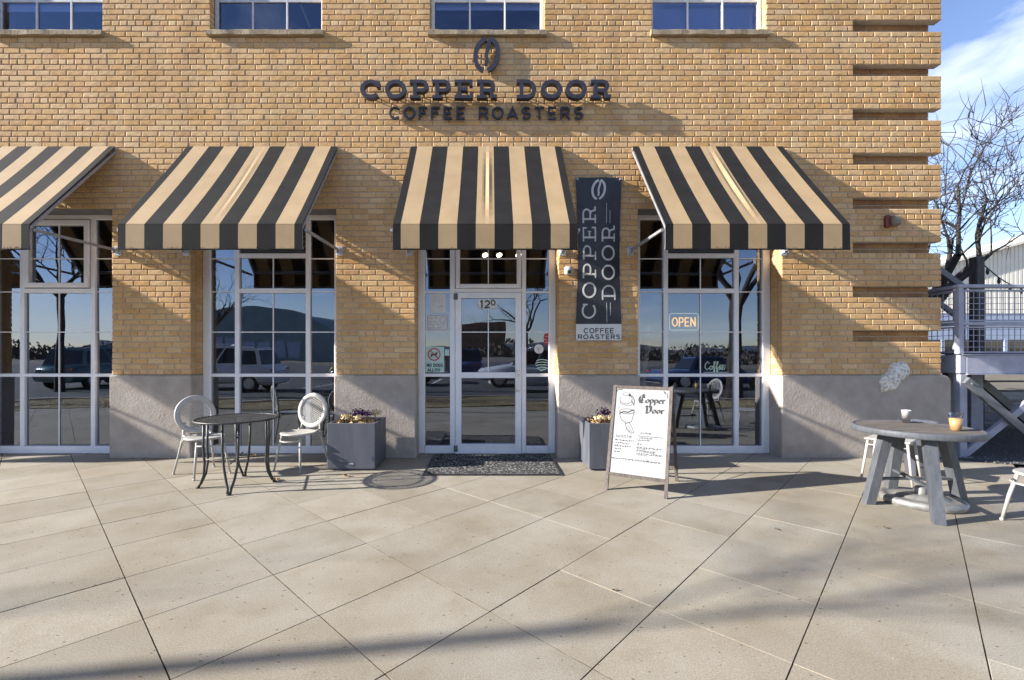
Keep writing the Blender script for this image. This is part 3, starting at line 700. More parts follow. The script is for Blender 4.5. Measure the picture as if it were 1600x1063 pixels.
for oi_, (a, b) in enumerate(OPS):
    if oi_ == 2: continue
    c = (a + b) / 2; ow = 0.115; m0, m1 = c - 0.548, c - 0.482; m2, m3 = c + 0.482, c + 0.548
    mb = MB()
    mb.cbox(a, a + ow, FY0, FY1, 0, ZO - 0.004, 0.006); mb.cbox(b - ow, b, FY0, FY1, 0, ZO - 0.004, 0.006)
    for p, q in ((m0, m1), (m2, m3)): mb.cbox(p, q, FY0 + .002, FY1, Z_SILL1 - .01, Z_HEAD + .01, 0.005)
    mb.cbox(a + ow - .004, b - ow + .004, FY0 - .012, FY1, Z_SILL0, Z_SILL1, 0.006); mb.cbox(a + ow - .004, b - ow + .004, FY0 + .003, FY1, Z_HEAD, ZO - .004, 0.005)
    mb.cbox(a + ow - .004, b - ow + .004, FY0 + .004, FY1 - .002, Z_R0, Z_R1, 0.004)
    mb.cbox(m1 - .003, m2 + .003, FY0 + .0045, FY1 - .003, Z_T0, Z_T1, 0.004)
    if oi_ != 0: mb.cbox(m1 - .003, m2 + .003, FY0 + .0047, FY1 - .0035, Z_B0, Z_B1, 0.004)
    win = mb.build('shopfront_window', 'alu', bld)
    win['label'] = ['tall aluminium window with operable top sash', 'tall aluminium window behind the bistro table', '', 'tall aluminium window with lit OPEN sign'][oi_]
    mt = Bars(); zc = fz(519); zk = fz(456); zt = fz(404)
    for p, q in ((a + ow, m0), (m3, b - ow)):
        pane(p, q, Z_SILL1, Z_R0, win); pane(p, q, Z_R1, Z_HEAD, win)
        for z in (zc, zk, zt): hbar(mt, p, q, z)
    pane(m1, m2, Z_SILL1, Z_R0, win); pane(m1, m2, Z_R1, Z_T0, win)
    vbar(mt, c, Z_R1, Z_T0); vbar(mt, c, Z_SILL1, Z_R0); hbar(mt, m1, m2, zc)
    if oi_ == 0:
        s_ = MB(); zz1 = Z_HEAD - 0.012; fw = 0.07; x0, x1 = m1 + .012, m2 - .012; z0 = Z_T1 + .012
        for q in ((x0, x0 + fw, z0, zz1), (x1 - fw, x1, z0, zz1)): s_.cbox(q[0], q[1], FY0 - 0.022, FY1 - .01, q[2], q[3], 0.006)
        for q in ((x0 + fw - .004, x1 - fw + .004, z0, z0 + fw), (x0 + fw - .004, x1 - fw + .004, zz1 - fw, zz1)): s_.cbox(q[0], q[1], FY0 - 0.020, FY1 - .012, q[2], q[3], 0.006)
        s_.build('sash', 'alu', win); pane(x0 + fw, x1 - fw, z0 + fw, zz1 - fw, win)
        hbar(mt, x0 + fw, x1 - fw, zt); vbar(mt, c, z0 + fw, zz1 - fw)
    else:
        pane(m1, m2, Z_T1, Z_B0, win); vbar(mt, c, Z_T1, Z_B0)
        lv = MB(); lv.box(m1, m2, GY + .02, GY + .03, Z_B1, Z_HEAD, 1)
        nl = 7
        for i in range(nl):
            z = Z_B1 + (Z_HEAD - Z_B1) * (i + .2) / nl
            lv.hexa([(m1, FY0 + .012, z), (m2, FY0 + .012, z), (m2, GY + .018, z + .05), (m1, GY + .018, z + .05), (m1, FY0 + .012, z + .008), (m2, FY0 + .012, z + .008), (m2, GY + .018, z + .058), (m1, GY + .018, z + .058)])
        lv.build('louvre', ['louver', 'dark_gap'], win)
    mt.build('glazing_bars', 'muntin', win)

# entrance: frame, sidelights, fanlight sash, door leaf
a, b = OPS[2]; ow = 0.105
L0, L1 = fx(703), fx(711); R0, R1 = fx(815), fx(822)
mb = MB()
mb.cbox(a, a + ow, FY0, FY1, 0, ZO - .004, .006); mb.cbox(b - ow, b, FY0, FY1, 0, ZO - .004, .006)
for p, q in ((L0, L1), (R0, R1)): mb.cbox(p, q, FY0 + .002, FY1, 0.0, Z_HEAD + .01, .005)
mb.cbox(a + ow - .004, b - ow + .004, FY0 + .003, FY1, Z_HEAD, ZO - .004, .005)
ZD = fz(457)
mb.cbox(L1 - .003, R0 + .003, FY0 + .0035, FY1, ZD, ZD + .055, .004)
for p, q in ((a + ow - .004, L0 + .003), (R1 - .003, b - ow + .004)):
    mb.cbox(p, q, FY0 - .010, FY1, 0.0, Z_SILL1, .006); mb.cbox(p, q, FY0 + .004, FY1 - .002, Z_R0, Z_R1, .004)
    mb.cbox(p, q, FY0 + .02, FY1 - .002, fz(458), fz(455), .003)
mb.cbox(L1, R0, FY0 - .03, FY1, 0.0, 0.022, .004)
ent = mb.build('entrance_frame', 'alu', bld)
for p, q in ((a + ow, L0), (R1, b - ow)):
    pane(p, q, Z_SILL1, Z_R0, ent); pane(p, q, Z_R1, fz(458), ent); pane(p, q, fz(455), Z_HEAD, ent)
mt = Bars()
for p, q in ((a + ow, L0), (R1, b - ow)): hbar(mt, p, q, fz(519)); hbar(mt, p, q, fz(404))
s_ = MB(); fw = .06; x0, x1 = L1 + .01, R0 - .01; z0, z1 = ZD + .06, Z_HEAD - .01
for q in ((x0, x0 + fw, z0, z1), (x1 - fw, x1, z0, z1)): s_.cbox(q[0], q[1], FY0 - .02, FY1 - .01, q[2], q[3], .006)
for q in ((x0 + fw - .004, x1 - fw + .004, z0, z0 + fw), (x0 + fw - .004, x1 - fw + .004, z1 - fw, z1)): s_.cbox(q[0], q[1], FY0 - .018, FY1 - .012, q[2], q[3], .006)
s_.build('fanlight_sash', 'alu', ent); pane(x0 + fw, x1 - fw, z0 + fw, z1 - fw, ent)
xm = (L1 + R0) / 2
hbar(mt, x0 + fw, x1 - fw, fz(404)); vbar(mt, xm, z0 + fw, z1 - fw)
mt.build('glazing_bars', 'muntin', ent)
dx0, dx1 = L1 + .004, R0 - .004; st = .088; dz0, dz1 = .024, ZD - .004
g0, g1 = dx0 + st, dx1 - st
mb = MB(); yA, yB = FY0 - .008, FY1 - .02
mb.cbox(dx0, g0, yA, yB, dz0, dz1, .004); mb.cbox(g1, dx1, yA, yB, dz0, dz1, .004)
for z0, z1 in ((dz0, fz(694)), (fz(591), fz(582)), (fz(466), dz1)): mb.cbox(g0 - .003, g1 + .003, yA + .001, yB, z0, z1, .003)
door = mb.build('door', 'alu', bld); door['label'] = 'aluminium glass entrance door'
pane(g0, g1, fz(694), fz(591), door, tilt=False).rotation_euler = (R(0.35), 0, R(.1)); pane(g0, g1, fz(582), fz(466), door, tilt=False).rotation_euler = (R(0.2), 0, 0)
mt = Bars(); hbar(mt, g0, g1, fz(519)); vbar(mt, xm, fz(582), fz(466)); mt.build('glazing_bars', 'muntin', door)
mb = MB(); hx = fx(806); hz0, hz1 = fz(611), fz(579)
mb.tube([(hx + .05, yA, hz1 - .01), (hx, yA - .03, hz1), (hx, yA - .055, hz1 - .015), (hx, yA - .055, hz0 + .015), (hx, yA - .03, hz0), (hx + .05, yA, hz0 + .01)], .013, 8)
mb.lathe([(0, .012), (.02, .012), (.022, 0)], (0, 0, 0), 14)
for i in range(len(mb.v) - 42, len(mb.v)):
    x, y, z = mb.v[i]; mb.v[i] = (fx(811) + x, yA - z, fz(587) + y)
mb.build('handle', 'white_trim', door)
for z in (dz1 - .06, dz0 + .05):
    mb = MB(); mb.cbox(dx0 - .02, dx0 + .035, yA - .018, yA, z - .045, z + .045, .004); mb.build('hinge', 'steel_dark', door)
# house number on a white plate, as the glass shows it
def Tf(y): return lambda x, z, o: (x, y - o, z)
pl = MB(); pl.box(fx(748), fx(776), GY - .018, GY - .014, fz(482), fz(468)); nump = pl.build('number_plate', 'paper', door)
mb = MB(); T = Tf(GY - .018)
put_word(mb, '12', sans, fx(750), fz(481), fx(766) - fx(750), fz(469.5) - fz(481), .022, T, .002)
ribbon(mb, arc((fx(767) + fx(774)) / 2, fz(473), .028, .034, 0, 360, 18)[:-1], .016, T, .002, closed=True)
mb.build('number', 'ink', nump)

# upper steel windows with rough sills
ulab = ['upper steel window with blinds above the sash window', 'upper steel window with a leaning yellow stick behind the glass', 'upper steel window above the coffee bean emblem', 'upper steel window with hazy pale panes beside the notched corner']
for ui, (a, b) in enumerate(UPW):
    uy = D + 0.11; z0 = ZU + CH; z1 = ZT - 0.35; mb = MB()
    mb.cbox(a, a + .05, uy, uy + .05, z0, z1, .004); mb.cbox(b - .05, b, uy, uy + .05, z0, z1, .004); mb.cbox(a, b, uy + .002, uy + .048, z0 - .01, z0 + .03, .004)
    w3 = (b - a - .1) / 3
    zb = [z0 + .03, wz(3, D + .13), wz(3, D + .13) + .43, wz(3, D + .13) + .86, z1]
    for z in zb[1:]: mb.cbox(a + .04, b - .04, uy + .004, uy + .04, z - .015, z + .015, .003)
    for k in (1, 2): mb.cbox(a + .05 + k * w3 - .012, a + .05 + k * w3 + .012, uy + .003, uy + .042, z0, z1, .003)
    uw = mb.build('upper_window', 'steel_win' if ui < 2 else 'white_trim', bld); uw['label'] = ulab[ui]
    for q in range(4):
        for k in range(3): pane(a + .05 + k * w3, a + .05 + (k + 1) * w3, zb[q], zb[q + 1], uw, 'glass_up', uy + .022)
    # sill: one rough worn concrete bar
    sl = MB(); n_ = 16; x0, x1 = a - .03, b + .03
    for i in range(n_ + 1):
        x = x0 + (x1 - x0) * i / n_; jz = random.uniform(-.010, .004); jf = random.uniform(-.004, .006); jb = random.uniform(-.004, .004)
        sl.v += [(x, D - .055 + jf, ZU + jb), (x, D - .058 + jf, ZU + CH * .8 + jz), (x, D - .04, ZU + CH + jz), (x, D + .115, ZU + CH + .004), (x, D + .115, ZU)]
    for i in range(n_):
        for k in range(5): sl.face((i * 5 + k, i * 5 + (k + 1) % 5, i * 5 + 5 + (k + 1) % 5, i * 5 + 5 + k))
    sl.face((0, 1, 2, 3, 4)[::-1]); sl.face([n_ * 5 + k for k in range(5)])
    sl.build('sill', 'sill', uw)
    # what stands behind the glass
    if ui in (0, 2):
        bl = MB(); zz = wz(17 if ui == 2 else 19, D + .18)
        for k in range(26): bl.box(a + .06, b - .06, D + .175, D + .19, zz + k * .05, zz + k * .05 + .046)
        bl.build('blind', 'blind', uw)
    if ui == 3:
        bl = MB(); bl.box(a - .1, b + .1, D + .20, D + .21, z0, z1); bl.build('blind', 'blind', uw)
    if ui == 1:
        bl = MB(); bl.bar((wx(462, D + .185), D + .185, wz(-12, D + .185)), (wx(486, D + .185), D + .185, wz(46, D + .185)), .07, .02); bl.build('leaning_stick', 'yellow_wood', uw)
# interior of the shop, and the dark rooms upstairs
mb = MB(); iy0, iy1 = D + REC + .11, 12.8; ix0, ix1 = -8.9, 6.0; ch_ = 3.75
mb.quad((ix0, D + REC + .08, .012), (ix1, D + REC + .08, .012), (ix1, iy1, .012), (ix0, iy1, .012), 1)
mb.quad((ix0, iy1, 0), (ix1, iy1, 0), (ix1, iy1, ch_), (ix0, iy1, ch_)); mb.quad((ix0, iy0, ch_), (ix1, iy0, ch_), (ix1, iy1, ch_), (ix0, iy1, ch_))
mb.quad((ix0, iy0, 0), (ix0, iy1, 0), (ix0, iy1, ch_), (ix0, iy0, ch_)); mb.quad((ix1, iy0, 0), (ix1, iy1, 0), (ix1, iy1, ch_), (ix1, iy0, ch_))
mb.quad((ix0, iy0 + 3, ch_ + .1), (ix1, iy0 + 3, ch_ + .1), (ix1, iy0 + 3, ZT + .5), (ix0, iy0 + 3, ZT + .5), 2)
mb.quad((ix0, iy0, ch_ + .08), (ix1, iy0, ch_ + .08), (ix1, iy0 + 3, ch_ + .08), (ix0, iy0 + 3, ch_ + .08), 2)
mb.build('interior', ['int_wall', 'int_floor', 'room_blue'], bld)

# ================================================================== THINGS ON THE WALL
# awnings
AW, APJ, AZ0, AZ1, AZ2 = 2.085, D - 698 * D / FOC * 0 - (D - 0), 0, 0, 0
AY = FOC / 138.2                                           # plane of the awning's front edge
APJ = D - AY
AZ0 = wz(230); AZ1 = wz(350, AY); AZ2 = wz(389, AY)
def make_awning(cx, pleat, label):
    t = thing('striped_awning', label, 'awning', (cx, D, 0), 0, 'striped awnings along the shopfront')
    half = 0.42; unit = AW / (9 + 2 * half)
    edges = [-AW / 2, -AW / 2 + half * unit] + [-AW / 2 + (half + k) * unit for k in range(1, 10)] + [AW / 2]
    cols = []
    for k in range(len(edges) - 1):
        nsub = 10 if k == 5 else (1 if k in (0, 10) else 2)
        for q in range(nsub): cols.append((edges[k] + (edges[k + 1] - edges[k]) * q / nsub, edges[k] + (edges[k + 1] - edges[k]) * (q + 1) / nsub, 0 if k % 2 else 1))
    nv = 12
    def S(x, s, off=0.0):
        z = AZ0 + (AZ1 - AZ0) * s; y = -0.02 - (APJ - 0.02) * s
        e = 1 - (2 * x / AW) ** 2
        sag = -0.022 * math.sin(math.pi * s) * (0.35 + 0.65 * e)
        p = 0.0
        if pleat:
            d = x - 0.02
            p = pleat * math.sin(math.pi * min(1, s * 1.02)) ** 1.2 * (math.exp(-((d - .025) / .022) ** 2) - 0.8 * math.exp(-((d + .02) / .02) ** 2))
        nn = Vector((0, AZ1 - AZ0, -APJ)).normalized() * -1
        nn = Vector((0, -abs(AZ1 - AZ0), APJ)).normalized()
        return Vector((x, y, z)) + nn * (sag + p + off)
    mb = MB()
    for x0, x1, mi in cols:
        for j in range(nv):
            s0, s1 = j / nv, (j + 1) / nv
            mb.quad(S(x0, s0), S(x0, s1), S(x1, s1), S(x1, s0), mi, True)
            mb.quad(S(x0, s0, -.004), S(x1, s0, -.004), S(x1, s1, -.004), S(x0, s1, -.004), mi, True)
    mb.build('canopy', ['tan_cloth', 'black_cloth'], t)
    mb = MB()
    rnd = random.Random(int(cx * 100))
    for x0, x1, mi in cols:
        n2 = 1 if x1 - x0 < .06 else 3
        for q in range(n2):
            a_, b_ = x0 + (x1 - x0) * q / n2, x0 + (x1 - x0) * (q + 1) / n2
            fa = lambda x: -APJ - .004 + .0016 * math.sin(x * 7 + cx)
            mb.quad((a_, fa(a_) , AZ2), (b_, fa(b_), AZ2), (b_, -APJ - .003, AZ1 - .004), (a_, -APJ - .003, AZ1 - .004), mi)
            mb.quad((b_, fa(b_) + .004, AZ2), (a_, fa(a_) + .004, AZ2), (a_, -APJ + .002, AZ1 - .004), (b_, -APJ + .002, AZ1 - .004), mi)
            mb.box(a_, b_, fa((a_ + b_) / 2) - .003, fa((a_ + b_) / 2) + .008, AZ2 - .012, AZ2 + .002, 1)
    for k in range(46):                                     # loose threads of the frayed hem
        x = rnd.uniform(-AW / 2 + .03, AW / 2 - .03); mb.bar((x, -APJ - .012, AZ2 + .004), (x + rnd.uniform(-.012, .012), -APJ - .013, AZ2 + rnd.uniform(.010, .024)), .003, .002, 1)
    mb.build('valance', ['tan_cloth', 'black_cloth'], t)
    mb = MB()
    for sx in (-1, 1):
        x = sx * (AW / 2 - .018)
        mb.bar((x, -.005, AZ0 - .07), (x, -APJ + .012, AZ1 - .045), .03, .03); mb.bar((x, -APJ + .02, AZ1 - .03), (x, -APJ + .02, AZ2), .028, .02, up=(1, 0, 0))
    mb.bar((-AW / 2, -APJ + .02, AZ1 - .04), (AW / 2, -APJ + .02, AZ1 - .04), .026, .026); mb.bar((-AW / 2, -APJ + .021, AZ2 + .012), (AW / 2, -APJ + .021, AZ2 + .012), .022, .022)
    mb.box(-AW / 2, AW / 2, -.025, .004, AZ0 - .05, AZ0 - .008)
    mb.build('frame', 'awn_frame', t)
    zb = wz(392)
    for sx in (-1, 1):
        x = sx * (AW / 2 + .025)
        mb = MB(); mb.bar((x, -.03, zb), (x, -APJ + .03, AZ1 - .06), .026, .032); mb.build('arm', 'awn_frame', t)
        mb = MB(); mb.cbox(x - .045, x + .045, -.012, .004, zb - .07, zb + .06, .004); mb.box(x - .03, x - .02, -.07, -.012, zb - .04, zb + .03); mb.box(x + .02, x + .03, -.07, -.012, zb - .04, zb + .03)
        mb.tube([(x - .035, -.045, zb), (x + .035, -.045, zb)], .01, 8); mb.build('wall_bracket', 'bracket', t)
    return t
for c, pl_, lb in ((-3.16, 0.006, 'black and tan striped awning over the bistro table window'), (-0.05, 0.016, 'black and tan striped awning over the glass entrance door'),
                   (3.03, 0.016, 'black and tan striped awning over the window with the OPEN sign'), (wx(413.5) - 3.11, 0.0, 'black and tan striped awning over the operable sash window'),
                   (wx(413.5) - 6.22, 0.0, 'black and tan striped awning beyond the operable sash window'), (wx(413.5) - 9.33, 0.0, 'black and tan striped awning farthest along the wall from the metal walkway')):
    make_awning(c, pl_, lb)

# shop sign: raised letters on stand-offs
sgn = thing('shop_sign', 'raised dark metal lettering COPPER DOOR COFFEE ROASTERS with a coffee bean emblem', 'sign', (0, D, 0))
LY = D - 0.15                                             # front of the big letters
def Ts(yback): return lambda x, z, o: (x, yback - o, z)
word = 'COPPER DOOR'; x0, x1 = wx(563, LY), wx(955, LY); zb, zt = wz(155, LY), wz(123, LY)
sx = (x1 - x0) / word_len(word, slab, 0.2, 0.55); x = x0
for c in word:
    if c == ' ': x += .75 * sx; continue
    mb = MB(); w = put_glyph(mb, c, slab, x, zb + .02, sx, zt - zb - .04, .052, Ts(-0.075), .075, 0, 0, .0012)
    for q in (.3, .7): mb.tube([(x + w * q, -.08, zb + .1), (x + w * q, .004, zb + .1)], .007, 6)
    mb.build('letter', 'navy', sgn); x += w + .2 * sx
word = 'COFFEE ROASTERS'; LY2 = D - .05; x0, x1 = wx(608, LY2), wx(912, LY2); zb, zt = wz(186, LY2), wz(167, LY2)
sx = (x1 - x0) / word_len(word, sans, 0.3, 0.55); x = x0
for c in word:
    if c == ' ': x += .85 * sx; continue
    mb = MB(); w = put_glyph(mb, c, sans, x, zb, sx, zt - zb, .027, Ts(-0.025), .026, 0, 0, .0008)
    mb.tube([(x + w * .3, -.03, zb + .05), (x + w * .3, .004, zb + .05)], .006, 6)
    mb.tube([(x + w * .5, -.03, zt - .03), (x + w * .5, .004, zt - .03)], .006, 6)
    mb.build('small_letter', 'navy', sgn); x += w + .3 * sx
mb = MB(); bean(mb, wx(760.5), (wz(62) + wz(117)) / 2, .18, .235, .06, Ts(-.03), .03)
for q in (-.12, .12): mb.tube([(wx(760.5) + q, -.035, wz(90)), (wx(760.5) + q, .004, wz(90))], .007, 6)
mb.build('bean_emblem', 'navy', sgn)

# vertical banner
bx0, bx1 = wx(900, D - .03), wx(971, D - .03); bz0, bz1, bzs = wz(532, D - .03), wz(278, D - .03), wz(509, D - .03)
ban = thing('banner', 'narrow black vinyl banner reading COPPER DOOR with a white COFFEE ROASTERS strip', 'banner', (0, D, 0))
def bcurve(x, z):
    u = (x - bx0) / (bx1 - bx0); v = (z - bz0) / (bz1 - bz0)
    inw = .03 * math.sin(math.pi * min(1, max(0, (v - .1) / .9))) * (0.5 - u) * 2
    return x + inw * .9, -.03 - .010 * math.sin(math.pi * u) + .006 * math.sin(u * 14 + v * 3) * (v ** 3) + .004 * math.sin(v * 9 + u * 4)
mb = MB(); nu, nv = 12, 40
for j in range(nv):
    for i in range(nu):
        c = []
        for du, dv in ((0, 0), (1, 0), (1, 1), (0, 1)):
            x = bx0 + (bx1 - bx0) * (i + du) / nu; z = bz0 + (bz1 - bz0) * (j + dv) / nv; X, Y = bcurve(x, z); c.append((X, Y, z))
        mid = bz0 + (bz1 - bz0) * (j + .5) / nv
        mi = 1 if mid < bzs else 0
        mb.quad(*c, mi, True); mb.quad(*[(p[0], p[1] + .003, p[2]) for p in c[::-1]], mi, True)
mb.build('cloth', ['banner', 'paper'], ban)
def Tb(x, z, o): X, Y = bcurve(x, z); return (X, Y - .0015 - o, z)
# text runs upwards: local (s along the word, t across) -> x = column - t, z = base + s
def Tv(colx, basez): return lambda s, t, o: Tb(colx - t, basez + s, o)
mb = MB(); kk = 4.67 / 4.67
def bzp(py): return wz(py, D - .03)
def bxp(px): return wx(px, D - .03)
put_word(mb, 'COPPER', slab, 0, 0, bzp(323) - bzp(499), bxp(931) - bxp(908), .026, Tv(bxp(931), bzp(499)), .001, gap=.2)
put_word(mb, 'DOOR', slab, 0, 0, bzp(353) - bzp(469), bxp(963) - bxp(940), .026, Tv(bxp(963), bzp(469)), .001, gap=.2)
for px, a_, b_ in ((948, 318, 349), (954, 329, 349), (948, 473, 504), (954, 473, 493)):
    ribbon(mb, [(bxp(px), bzp(b_) + (bzp(a_) - bzp(b_)) * q / 4) for q in range(5)], .007, Tb, .001)
bean(mb, bxp(935), bzp(297), .10, .138, .032, Tb, .001)
mb.build('lettering', 'banner_ink', ban)
mb = MB()
put_word(mb, 'COFFEE', sans, bxp(912), bzp(521), bxp(959) - bxp(912), bzp(513) - bzp(521), .012, Tb, .001, gap=.2)
put_word(mb, 'ROASTERS', sans, bxp(903), bzp(530), bxp(969) - bxp(903), bzp(523) - bzp(530), .012, Tb, .001, gap=.2)
mb.build('strip_lettering', 'ink', ban)
for x, z in ((bx0, bz1), (bx1, bz1), (bx0, bz0), (bx1, bz0)):
    mb = MB(); mb.tube([(x + (.02 if x == bx0 else -.02), -.042, z + (.02 if z == bz0 else -.02)), (x + (.02 if x == bx0 else -.02), .006, z + (.02 if z == bz0 else -.02))], .012, 8); mb.build('fixing_screw', 'bracket', ban)

# fire alarm strobe, security camera
al = thing('fire_alarm', 'small red and beige fire alarm strobe on the brick corner', 'alarm', (wx(1390), D, wz(347)))
mb = MB(); mb.cbox(-.085, -.02, -.05, .004, -.085, .085, .012); mb.build('box', 'alarm_red', al)
mb = MB(); mb.cbox(-.03, .085, -.10, .004, -.07, .07, .02); mb.build('lens', 'beige_plastic', al)
se = thing('security_camera', 'small white dome security camera beside the banner', 'camera', (wx(887), D, wz(424)))
mb = MB(); mb.cbox(-.05, .05, -.03, .004, -.05, .06, .012); mb.build('mount', 'white_paint', se)
mb = MB(); mb.lathe([(0, .06), (.05, .055), (.062, .02), (.06, -.02), (.045, -.05), (.02, -.062), (0, -.064)], (0, -.075, -.01), 20); mb.build('dome', 'white_paint', se)
mb = MB(); mb.lathe([(0, .02), (.02, .018), (.026, 0)], (0, 0, 0), 14)
mb.v = [(x, -.130 - z, -.03 + y) for x, y, z in mb.v]; mb.build('lens', 'car_glass', se)

# ragged pale patch where the base meets the brick
mb = MB(); cx, cz = wx(1394), wz(589); rnd = random.Random(5); nr, na = 9, 40
k = 0; mb.v.append((cx, D - .085, cz))
for i in range(1, nr + 1):
    for j in range(na):
        a_ = 2 * math.pi * j / na; rr = i / nr
        ca, sa = math.cos(a_), math.sin(a_)
        e = .17 * (1 + .45 * math.cos(2 * (a_ - 0.9))) * (1 + .28 * noise.noise(Vector((ca * 2.2, sa * 2.2, 4))) + .06 * noise.noise(Vector((ca * 9, sa * 9, 1))))
        x = cx + ca * e * rr * 1.12; z = cz + sa * e * rr
        mb.v.append((x, D - .045 - .045 * (1 - rr ** 3) - .03 * noise.noise(Vector((x * 21, z * 21, 0))) * (1 - rr ** 4) + (.05 if i == nr else 0), z))
for j in range(na): mb.face((0, 1 + (j + 1) % na, 1 + j), 0, True)
for i in range(nr - 1):
    for j in range(na): mb.face((1 + i * na + j, 1 + i * na + (j + 1) % na, 1 + (i + 1) * na + (j + 1) % na, 1 + (i + 1) * na + j), 0, True)
tag(mb.build('mortar_patch', 'patch'), 'pale ragged lump of crumbling mortar where the concrete base meets the corner brickwork', 'mortar patch')

# ---------------------------------------------------------------- signs and papers on the glass
PYG = GY - .0085
def plate(name, px0, px1, py0, py1, m, label, cat, y=PYG, group=None):
    mb = MB(); mb.box(wx(px0, y), wx(px1, y), y, y + .004, wz(py1, y), wz(py0, y))
    return tag(mb.build(name, m), label, cat, group)
def scrawl(mb, x0, x1, z, h, T, t=.004, seed=0, m=0):
    rnd = random.Random(seed); x = x0
    while x < x1 - h * .5:
        wl_ = rnd.uniform(1.5, 4.5) * h; xe = min(x + wl_, x1); pts = []
        while x < xe: pts.append((x, z + rnd.uniform(0, h) * (1 if rnd.random() < .8 else 1.35))); x += h * rnd.uniform(.22, .42)
        if len(pts) > 1: ribbon(mb, pts, t, T, .0008, 0, m)
        x += h * .6
nd = thing('no_dogs_sign', 'pale green NO DOGS ALLOW sign with a barred dog inside the sidelight', 'sign', (0, PYG, 0))
y = PYG
mb = MB(); mb.cbox(wx(665, y), wx(694, y), 0, .004, wz(582, y), wz(542, y), .0015); mb.build('plate', 'sign_green', nd)
mb = MB(); T = Ts(0)
ccx, ccz, cr_ = wx(678.5, y), wz(554, y), .085
put_word(mb, 'NO DOGS', sans, wx(667, y), wz(573.5, y), wx(692, y) - wx(667, y), .048, .011, T, .001, gap=.2)
put_word(mb, 'ALLOW', sans, wx(668, y), wz(580.5, y), wx(688, y) - wx(668, y), .045, .011, T, .001, gap=.2)
dog = [(-.05, -.035), (-.045, .0), (-.05, .02), (-.03, .005), (.01, .005), (.03, .035), (.055, .02), (.035, .005), (.03, -.04), (.02, -.04), (.018, -.015), (-.025, -.015), (-.035, -.04)]
k0 = len(mb.v); mb.poly([(ccx + a_, -.0015, ccz + b_) for a_, b_ in dog]); mb.build('lettering', 'ink', nd)
mb = MB(); ribbon(mb, arc(ccx, ccz, cr_, cr_, 0, 360, 28)[:-1], .017, T, .0022, closed=True); ribbon(mb, [(ccx - cr_ * .7, ccz + cr_ * .7), (ccx + cr_ * .7, ccz - cr_ * .7)], .015, T, .0026); mb.build('prohibition_ring', 'sign_red', nd)
for i, (q, lb) in enumerate((((672, 697, 459, 490), 'white paper notice taped high in the sidelight'), ((667, 700, 492, 517), 'framed white card with dark print below the taped notice'))):
    t = thing('paper_notice', lb, 'notice', (0, PYG, 0)); x0, x1, z0, z1 = wx(q[0], y), wx(q[1], y), wz(q[3], y), wz(q[2], y)
    mb = MB(); mb.box(x0, x1, 0, .002, z0, z1); mb.build('sheet', 'paper', t); mb = MB()
    if i == 0:
        for k in range(3): scrawl(mb, x0 + .05, x1 - .05, z1 - .06 - k * .035, .012, T, .003, k)
        scrawl(mb, x0 + .1, x1 - .03, z0 + .09, .03, T, .007, 9)
    else:
        ribbon(mb, [(x0 + .012, z0 + .012), (x1 - .012, z0 + .012), (x1 - .012, z1 - .012), (x0 + .012, z1 - .012)], .008, T, .0008, closed=True)
        ribbon(mb, arc(x1 - .075, z1 - .075, .045, .045, 0, 360, 18)[:-1], .008, T, .0008, closed=True)
        scrawl(mb, x0 + .03, x1 - .14, z1 - .07, .028, T, .006, 3); scrawl(mb, x0 + .03, x1 - .14, z1 - .12, .022, T, .005, 4); scrawl(mb, x0 + .03, x1 - .03, z0 + .075, .024, T, .006, 5); scrawl(mb, x0 + .03, x1 - .08, z0 + .03, .026, T, .007, 6)
    mb.build('print', 'ink_grey', t)
plate('sticker', 695, 702, 546, 556, 'sign_green', 'small pale green sticker beside the no dogs sign', 'sticker')
plate('sticker', 696, 702, 560, 580, 'ink', 'narrow black sticker strip beside the no dogs sign', 'sticker')
st_ = thing('sticker', 'red oval sticker on the sidelight by the door handle', 'sticker', (0, PYG, 0))
mb = MB(); ribbon(mb, [(wx(855.5, y), wz(534, y)), (wx(855.5, y), wz(526, y))], .105, T, .001)
mb.poly([(p[0], -.001, p[1]) for p in arc(wx(855.5, y), wz(526, y), .0525, .05, 0, 180, 12)]); mb.poly([(p[0], -.001, p[1]) for p in arc(wx(855.5, y), wz(534, y), .0525, .05, 180, 360, 12)]); mb.build('face', 'sign_red', st_)
mb = MB(); [scrawl(mb, wx(851, y), wx(860, y), wz(537 - 5 * k, y), .02, T, .004, k) for k in range(3)]; ob = mb.build('print', 'paper', st_); ob.location.y = -.0015
st_ = thing('sticker', 'round white sticker with a dark plant mark on the sidelight', 'sticker', (0, PYG, 0))
mb = MB(); mb.poly([(p[0], -.001, p[1]) for p in arc(wx(842, y), wz(545.5, y), .068, .068, 0, 360, 24)[:-1]]); mb.build('face', 'paper', st_)
mb = MB(); cx, cz = wx(842, y), wz(546, y); [ribbon(mb, p, .009, T, .0008) for p in ([(cx, cz - .035), (cx, cz)], [(cx, cz), (cx - .03, cz + .03)], [(cx, cz), (cx + .03, cz + .03)])]; ob = mb.build('mark', 'ink_grey', st_); ob.location.y = -.002
st_ = thing('sticker', 'pale striped globe decal low on the sidelight', 'sticker', (0, PYG, 0))
mb = MB(); [ribbon(mb, arc(wx(847, y), wz(562 + 4 * k, y) - .03, .11 - abs(k - 1.5) * .015, .03, 160, 20, 10), .011, T, .001) for k in range(4)]; ribbon(mb, [(wx(841, y), wz(576, y)), (wx(845, y), wz(579, y)), (wx(853, y), wz(577, y))], .012, T, .001); mb.build('bands', 'sign_green', st_)

